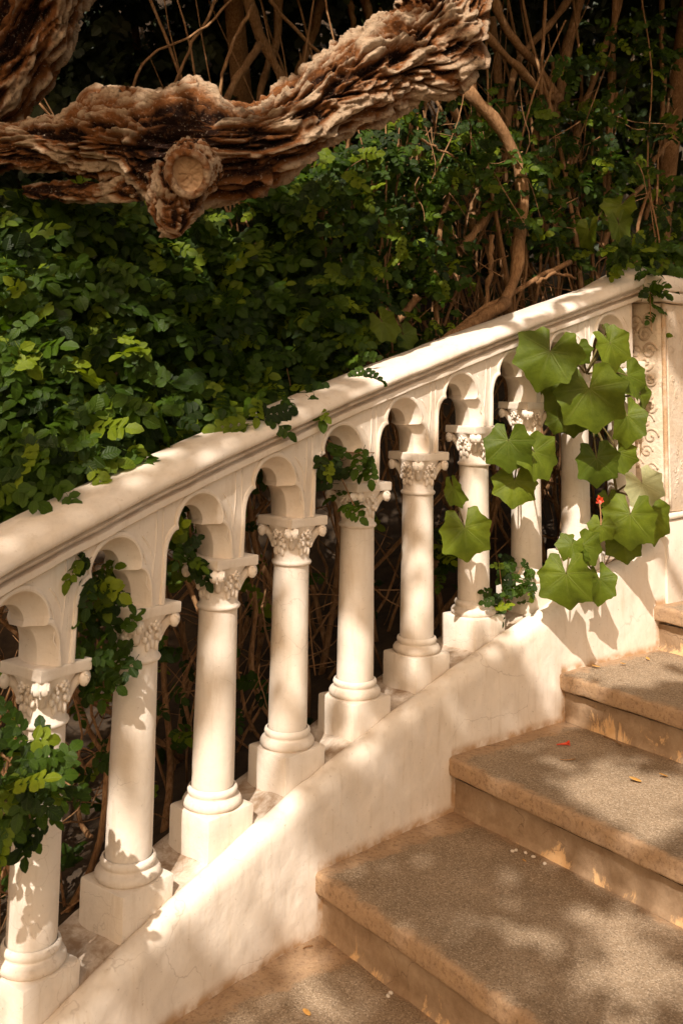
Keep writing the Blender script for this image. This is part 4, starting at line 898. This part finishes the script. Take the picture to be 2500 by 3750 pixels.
# knobbly hollows and swellings along the bough
for (x, y, Y, rad_, amp_) in ((300, 235, 2.25, .055, .035), (225, 240, 2.28, .05, .040), (450, 225, 2.2, .06, .035), (395, 470, 2.10, .08, .045), (350, 470, 2.1, .06, .04), (470, 270, 2.1, .035, -.05), (250, 405, 2.2, .045, -.05), (180, 410, 2.2, .05, -.055), (1075, 150, 2.42, .07, .05), (1040, 190, 2.42, .05, .03), (600, 440, 2.2, .05, .03), (1000, 180, 2.4, .05, .03), (240, 330, 2.16, .04, -.04), (540, 400, 2.12, .03, -.03)):
    c = at(x, y, Y * TQ); d = np.linalg.norm(V - c, axis=1); rad_ *= TQ; amp_ *= TQ; wgt = np.exp(-(d / rad_) ** 2); i0 = np.argmin(((V[:, None, :] - Cb[None, ::20]) ** 2).sum(-1), axis=1) * 20
    dirv = V - Cb[np.minimum(i0, len(Cb) - 1)]; dirv /= np.linalg.norm(dirv, axis=1)[:, None]; V = V + dirv * (amp_ * wgt)[:, None]
bough = mesh_np('bough', V - tl, F, M_BARK, tree, attrs={'height': hh})
# sawn stub with a raised callus ring, and the ragged drop of bark under it
kc = at(433, 398, 2.02 * TQ); kd = CAMP + np.array([-.25, 0, -.25]) - kc; kd /= np.linalg.norm(kd); kx = np.cross(kd, [0, 0, 1]); kx /= np.linalg.norm(kx); ky = np.cross(kx, kd)
rk = 46 * K / FPX * 2.05 * TQ
pts_ = np.array([kc - kd * t * TQ for t in (.20, .13, .07, .02, .0)]); V, F, hh, _ = bark_tube(pts_[:], np.array([rk * 1.75, rk * 1.5, rk * 1.25, rk * 1.08, rk * 1.04]), 90, 120, .018, 2.2, 1.2, .035)
mesh_np('stub', V - tl, F, M_BARK, bough, attrs={'height': hh})
a = np.linspace(0, 2 * math.pi, 60, endpoint=False); rw = 1 + .05 * np.sin(2 * a + .6) + .03 * np.sin(3 * a)
ring = [kc + (kx * math.cos(t) * .93 + ky * math.sin(t) * 1.10) * rk * w_ + kd * .006 for t, w_ in zip(a, rw)]; ring.append(ring[0])
VV, FF = tubes([(np.array(ring) - tl, .0105)], 12, caps=False); hh = .55 + .3 * fbm(VV * 60, 3); mesh_np('callus_ring', VV, FF, M_BARK, bough, attrs={'height': hh})
rows = []
for q_ in np.linspace(0, 1, 14):
    rows.append([kc + (kx * math.cos(t) * .93 + ky * math.sin(t) * 1.10) * rk * w_ * q_ + kd * (-.010 + .012 * q_ ** 3) for t, w_ in zip(a, rw)])
V = np.array(rows).reshape(-1, 3); d1, d2, _i = worley(V * 55); V = V - kd * (.004 * ss(.16, .02, d2 - d1))[:, None] + kd * (.002 * fbm(V * 90, 2))[:, None]
mesh_np('sawn_face', V - tl, grid_faces(14, 60, cv=True), M_CUT, bough)
dp, dr = px_path([(400, 400, 60, 2.12), (400, 455, 58, 2.10), (398, 500, 46, 2.09), (405, 530, 26, 2.09), (410, 545, 6, 2.09)])
V, F, hh, _ = bark_tube(dp, dr, 120, 140, .044, 5.7, 1.3, .045); mesh_np('hanging_bark', V - tl, F, M_BARK, bough, attrs={'height': hh})
dp, dr = px_path([(60, 440, 14, 2.42), (150, 440, 22, 2.36), (240, 440, 26, 2.30), (330, 430, 34, 2.25)])
V, F, hh, _ = bark_tube(dp, dr, 150, 80, .028, 6.7, 2.6, .04); mesh_np('lower_bark_ridge', V - tl, F, M_BARK, bough, attrs={'height': hh})

# crown: unseen leaves above the viewer, placed to throw shade wherever LIT is low
CLc = [leaflet(.085, .062, 4, .2, .2)]
LIT = ((500,2020,260,170,1),(480,1700,70,160,.95),(500,1400,50,50,.9),(310,1640,50,120,.9),(300,1850,60,150,.9),(665,1370,50,110,.85),(650,1480,60,60,.9),(810,1490,50,80,.85),(960,1250,50,120,.55),(950,1480,60,60,.6),(1085,1180,50,120,.7),(1080,1360,60,50,.8),
 (1210,1300,60,110,1),(1320,1200,70,150,1),(1370,1420,240,110,1),(1500,1350,90,200,1),(1330,900,180,150,.9),(1450,1100,120,200,.95),(1180,1080,90,90,.7),(1540,1100,50,200,.9),(470,1900,70,60,.9),(300,2060,60,60,.5),(660,1760,60,50,.7),(800,1660,60,40,.6),(950,1530,70,40,.6),
 (30,2290,40,60,.6),(230,2330,60,30,.7),(560,1880,60,30,.8),(680,1790,60,30,.8),(820,1690,50,25,.6),(1430,1540,140,40,.9),(1450,1830,160,70,.8),(1330,1780,90,30,.5),(1450,2200,140,150,.65),(1250,2180,80,40,.5),(1100,2130,60,30,.4),(1400,2050,100,40,.45),(1530,1960,60,60,.7),(700,2270,150,70,.5),(1400,1640,150,30,.5),
 (330,1080,110,35,.36),(480,1000,100,30,.34),(760,890,60,30,.42),(1000,820,120,40,.62),(1130,760,80,30,.66),(1200,720,60,25,.4),(980,900,150,80,.7),(1130,850,80,60,.75),(700,1020,60,60,.3),(540,1120,50,60,.35),(380,1230,40,50,.4),
 (60,620,150,100,1),(240,640,130,70,.85),(400,700,70,110,1),(100,760,140,70,.8),(370,920,90,70,1),(160,980,130,90,.85),(60,880,90,60,.7),(210,1050,50,50,.6),(820,420,130,100,1),(960,370,130,90,1),(1080,420,110,110,1),(950,560,130,80,.85),(1200,550,60,90,.8),(1180,680,60,50,.8),(1100,750,80,30,.7),(1300,430,120,60,.4),(880,770,60,60,.7),(1150,200,120,80,.55),(1240,200,60,60,.7),(1000,680,90,80,.7),(1130,600,70,90,.7),(1400,330,90,110,.5),
 (700,250,180,110,1),(900,150,160,130,1),(1040,90,110,140,1),(500,380,100,130,.85),(410,500,70,60,.8),(30,190,25,30,.9),(250,10,60,20,.6),(170,220,60,40,.4),(70,1790,140,150,.95))
LITA = np.array(LIT, float)
def lit(x, y):
    d = ((x - LITA[:, 0]) / LITA[:, 2]) ** 2 + ((y - LITA[:, 1]) / LITA[:, 3]) ** 2
    return float(np.max(LITA[:, 4] * np.clip(1.6 - 1.1 * d, 0, 1)))
STX = [0, 125, 285, 494, 690, 1020, 1160, 1246, 1420, 1568]; STY = [2400, 2360, 2190, 1990, 1835, 1540, 1447, 1400, 1290, 1250]     # upper edge of the side wall
BGX = [-100, 60, 400, 620, 830, 1000, 1060]; BGY = [350, 335, 345, 312, 186, 80, -60]
def surface(x, y):
    """where the ray of a pixel lands in the built place"""
    if -100 < x < 1060 and abs(y - np.interp(x, BGX, BGY)) < 110: return at(x, y, 2.88)
    if y > np.interp(x, STX, STY):
        p = at_n(x, y, .15); 
        if p[2] > tread_z(p[None] + np.array([[.02, -.02, 0]]))[0]: return p
        for k in range(5, -3, -1):
            q = at_z(x, y, k * RI); d = (q[0] - Wp[k][0]) * g[0] + (q[1] - Wp[k][1]) * g[1]
            if d > 0: return q
        return at_z(x, y, 0)
    ry = rail_y(x)
    if y > ry: return at_n(x, y, .08)
    return at_n(x, y, round(-.12 - .5 * min(1.5, (ry - y) / 600), 2)) if y > 230 or x > 1000 else at(x, y, 4.5)
sx_ = np.cross(L, [0, 0, 1]); sx_ /= np.linalg.norm(sx_); sy_ = np.cross(sx_, L)
GC = .04; G0 = -6.; GN = 300; lg = np.full((GN, GN), -1.)
for yy in np.arange(-10, 2362, 9.):
    for xx in np.arange(-10, 1580, 9.):
        p = surface(xx, yy); i_, j_ = int((p @ sx_ - G0) / GC), int((p @ sy_ - G0) / GC)
        if 0 <= i_ < GN and 0 <= j_ < GN: lg[i_, j_] = max(lg[i_, j_], lit(xx, yy))
for yy in np.arange(-10, 560, 6.):          # the bough stands in front: its own light decides
    for xx in np.arange(-60, 1060, 6.):
        if abs(yy - np.interp(xx, BGX, BGY)) < 105:
            p = at(xx, yy, 2.84); i_, j_ = int((p @ sx_ - G0) / GC), int((p @ sy_ - G0) / GC); lg[i_, j_] = lit(xx, yy)
cp = []
I_, J_ = np.where(lg >= 0)
for i_ in range(max(I_.min() - 25, 0), min(I_.max() + 25, GN)):
    for j_ in range(max(J_.min() - 25, 0), min(J_.max() + 25, GN)):
        v = lg[i_, j_]
        if v < 0: nb = lg[max(i_ - 2, 0):i_ + 3, max(j_ - 2, 0):j_ + 3]; nb = nb[nb >= 0]; v = nb.max() if len(nb) else .55
        for _k in range(rng.poisson(2.1 * max(0., 1 - 1.45 * v))):
            c = sx_ * (G0 + (i_ + rng.random()) * GC) + sy_ * (G0 + (j_ + rng.random()) * GC)
            zt_ = 5.2 + .5 * math.sin(i_ * .11) + .5 * math.cos(j_ * .09) + rng.normal(0, .35); cp.append(c + L * ((zt_ - c[2]) / L[2]))
if cp:
    cp = np.array(cp); n = len(cp); D = rng.normal(0, 1, (n, 3)); Nn = rng.normal(0, .45, (n, 3)) + L * 1.1
    Rm = frame_mats(cp, D, Nn, rng.uniform(.7, 1.3, n))
    joined('shade_crown', CLc, cp - tl, Rm, M_CANOPY, tree, np.zeros(n, int))
    limbs = []; base_p = tp[-1]
    for k in range(9):
        tgt = cp[rng.integers(0, n)]; mid = (base_p + tgt) / 2 + np.array([-.3, -.2, .6]); P = resample([base_p, base_p * .5 + mid * .5 + np.array([0, 0, .3]), mid, tgt], 16); limbs.append((P - tl, np.linspace(.06, .012, 16)))
    for P, r in limbs: VV, FF = tubes([(P, r)], 8); mesh_np('limb', VV, FF, M_STEM, tree)

# ------------------------------------------------------------------ dim shrubs beyond
for j, (x, y, Y, rx, rz_, cnt, lab) in enumerate(((330, 120, 5.6, 1.7, 1.6, 1800, 'dim bush seen through the gap between trunk and bough'), (900, 60, 6.2, 1.9, 1.7, 1500, 'deep shaded bush behind the end of the bough'), (1450, 150, 6.4, 1.8, 2.0, 1900, 'deep shaded bush behind the upper stems on the right'), (-100, 300, 5.4, 1.2, 1.5, 600, 'deep shaded bush behind the trunk on the far left'))):
    c = at(x, y, Y); P = rng.normal(0, 1, (cnt, 3)); P /= np.linalg.norm(P, axis=1)[:, None]; P *= (rng.random(cnt) ** .4)[:, None]; P = c + P * [rx, .7, rz_]
    D, Nn = leaf_dirs(P, .8)
    b = np.array([c[0], c[1], c[2] - rz_ - .3]); root = empty('background_bush', tuple(b)); tag(root, lab, 'bush', 'bushes in the dark behind the hedge')
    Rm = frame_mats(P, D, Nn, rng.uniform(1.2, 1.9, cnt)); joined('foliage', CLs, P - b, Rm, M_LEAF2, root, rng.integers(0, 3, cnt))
    VV, FF = tubes([(resample([b - b, np.array([.1, 0, rz_ * .6]), np.array([-.1, .1, rz_ * 1.4])], 8), np.linspace(.05, .02, 8))], 8); mesh_np('stem', VV, FF, M_STEM, root)

for (x, y, z, rx, ry, rz_, cnt, lab) in ((-.6, 4.3, 4.0, 1.9, 1.3, .55, 1250, 'added unseen tree top keeping sky light off the left hedge'), (1.9, 5.0, 4.3, 1.9, 1.4, .6, 1250, 'added unseen tree top keeping sky light off the right thicket')):  # unseen tree tops, added to keep sky light off hedge and stems
    c = np.array([x, y, z]); P = rng.normal(0, 1, (cnt, 3)); P /= np.linalg.norm(P, axis=1)[:, None]; P *= (rng.random(cnt) ** .33)[:, None]; P = c + P * [rx, ry, rz_]; D, Nn = leaf_dirs(P, .6, 1., 0.)
    b = np.array([c[0], c[1] + 1.2, .9]); root = empty('sky_block_tree', tuple(b)); tag(root, lab, 'tree', 'added tree tops that darken the hedge')
    joined('shade_crown', CLs, P - b, frame_mats(P, D, Nn, rng.uniform(1.6, 2.4, cnt)), M_LEAF2, root, rng.integers(0, 3, cnt))
    VV, FF = tubes([(resample([np.zeros(3), np.array([.1, .1, 1.5]), c - b], 10), np.linspace(.08, .04, 10))], 10); mesh_np('trunk', VV, FF, M_STEM, root)

# ------------------------------------------------------------------ small fallen things on the steps
def flat_leaf(name, x, y, z, Lg, W, rz, m, label, cat, group=None):
    V, F, uv = leaflet(Lg, W, 7, .35, -.25, .05); V = V - [0, Lg / 2, 0]; p = at_z(x, y, z)
    o = mesh_np(name, V, F, m, None, True, {'tint': np.zeros(len(V))}, uv=uv); sol = o.modifiers.new('thickness', 'SOLIDIFY'); sol.thickness = .0008
    o.location = (p[0], p[1], z + .006); o.rotation_euler = (random.uniform(-.1, .1), random.uniform(-.15, .15), rz); tag(o, label, cat, group); return o
T1, T2, T3 = RI, 2 * RI, 3 * RI
flat_leaf('fallen_leaf', 1458, 1798, T2, .036, .020, 1.2, M_DRY, 'larger yellow dry leaf lying alone on the middle step', 'leaf', 'fallen leaves on the steps')
flat_leaf('fallen_leaf', 1523, 1787, T2, .028, .016, 1.7, M_DRY, 'yellow dry leaf on the middle step nearest the right picture edge', 'leaf', 'fallen leaves on the steps')
flat_leaf('fallen_leaf', 1368, 1536, T3, .030, .014, 1.5, M_DRY, 'orange dry leaf on the upper step nearest the wall', 'leaf', 'fallen leaves on the steps')
flat_leaf('fallen_leaf', 1430, 1529, T3, .022, .012, 1.8, M_DRY, 'small dry leaf halfway across the upper step', 'leaf', 'fallen leaves on the steps')
flat_leaf('fallen_leaf', 1486, 1517, T3, .018, .013, .4, M_DRY, 'small orange dry leaf at the back of the upper step', 'leaf', 'fallen leaves on the steps')
flat_leaf('fallen_leaf', 704, 2333, 0, .024, .013, .9, M_DRY, 'small curled dry leaf on the lowest step by the wall', 'leaf', 'fallen leaves on the steps')
flat_leaf('fallen_leaf', 1203, 1982, T1, .012, .007, .9, M_DRY, 'tiny orange leaf scrap on the lower dark step', 'leaf', 'fallen leaves on the steps')
p = at_z(1292, 1713, T2); fl = empty('fallen_flower', (p[0], p[1], T2)); fl.rotation_euler.z = .15; tag(fl, 'red trumpet flower lying on the middle step near the wall', 'flower')
VV, FF = tubes([(np.array([[-.022, 0, .004], [-.010, .001, .005], [.004, 0, .006], [.014, 0, .007]]), np.array([.0018, .0028, .0040, .0055]))], 8); mesh_np('tube', VV, FF, M_RED, fl)
for k in range(4):
    V, F, uv = leaflet(.014, .010, 5, .3, .3, 0); a_ = k * math.pi / 2; Rm = rotx(a_) @ rotz(-R(60)); V = V @ Rm.T + [.013, 0, .0075]
    V[:, 2] = np.maximum(V[:, 2], .001); mesh_np('petal', V, F, M_RED, fl, attrs={'tint': np.zeros(len(V))}, uv=uv)
for j, (x, y, z, lab) in enumerate(((1176, 1957, T1, 'leftmost pale chip of the loose row on the lower step'), (1184, 1955, T1, 'second pale chip of the loose row on the lower step'), (1206, 1961, T1, 'third pale chip of the loose row on the lower step'), (1224, 1970, T1, 'fourth pale chip of the loose row on the lower step'), (1250, 1986, T1, 'rightmost pale chip of the loose row on the lower step'), (891, 2290, 0, 'white chip on the lowest step at the foot of the riser'), (897, 2283, 0, 'smaller white chip touching the riser of the lowest step'))):
    p = at_z(x, y, z); V, F = blob((0, 0, 0), (.0065, .005, .004), 6, j); o = mesh_np('plaster_chip', V, F, M_PEB, None, False); o.location = (p[0], p[1], z + .003); o.rotation_euler.z = j
    tag(o, lab, 'chip', 'plaster chips on the steps')
for (pp, z, lab) in (([(1385, 1694), (1410, 1702), (1426, 1716)], T2, 'thin curved dry twig on the middle step'), ([(1285, 1747), (1302, 1749), (1320, 1746)], T2, 'short straight dry twig below the red flower'), ([(696, 2182), (704, 2177), (718, 2176)], 0., 'small curled dry stalk on the lowest step at the wall')):
    P = resample([at_z(x, y, z) + [0, 0, .004] for x, y in pp], 8); b = P[0].copy(); VV, FF = tubes([(P - b, .0018)], 6); o = mesh_np('fallen_twig', VV, FF, M_STEM); o.location = tuple(b); tag(o, lab, 'twig', 'twigs on the steps')
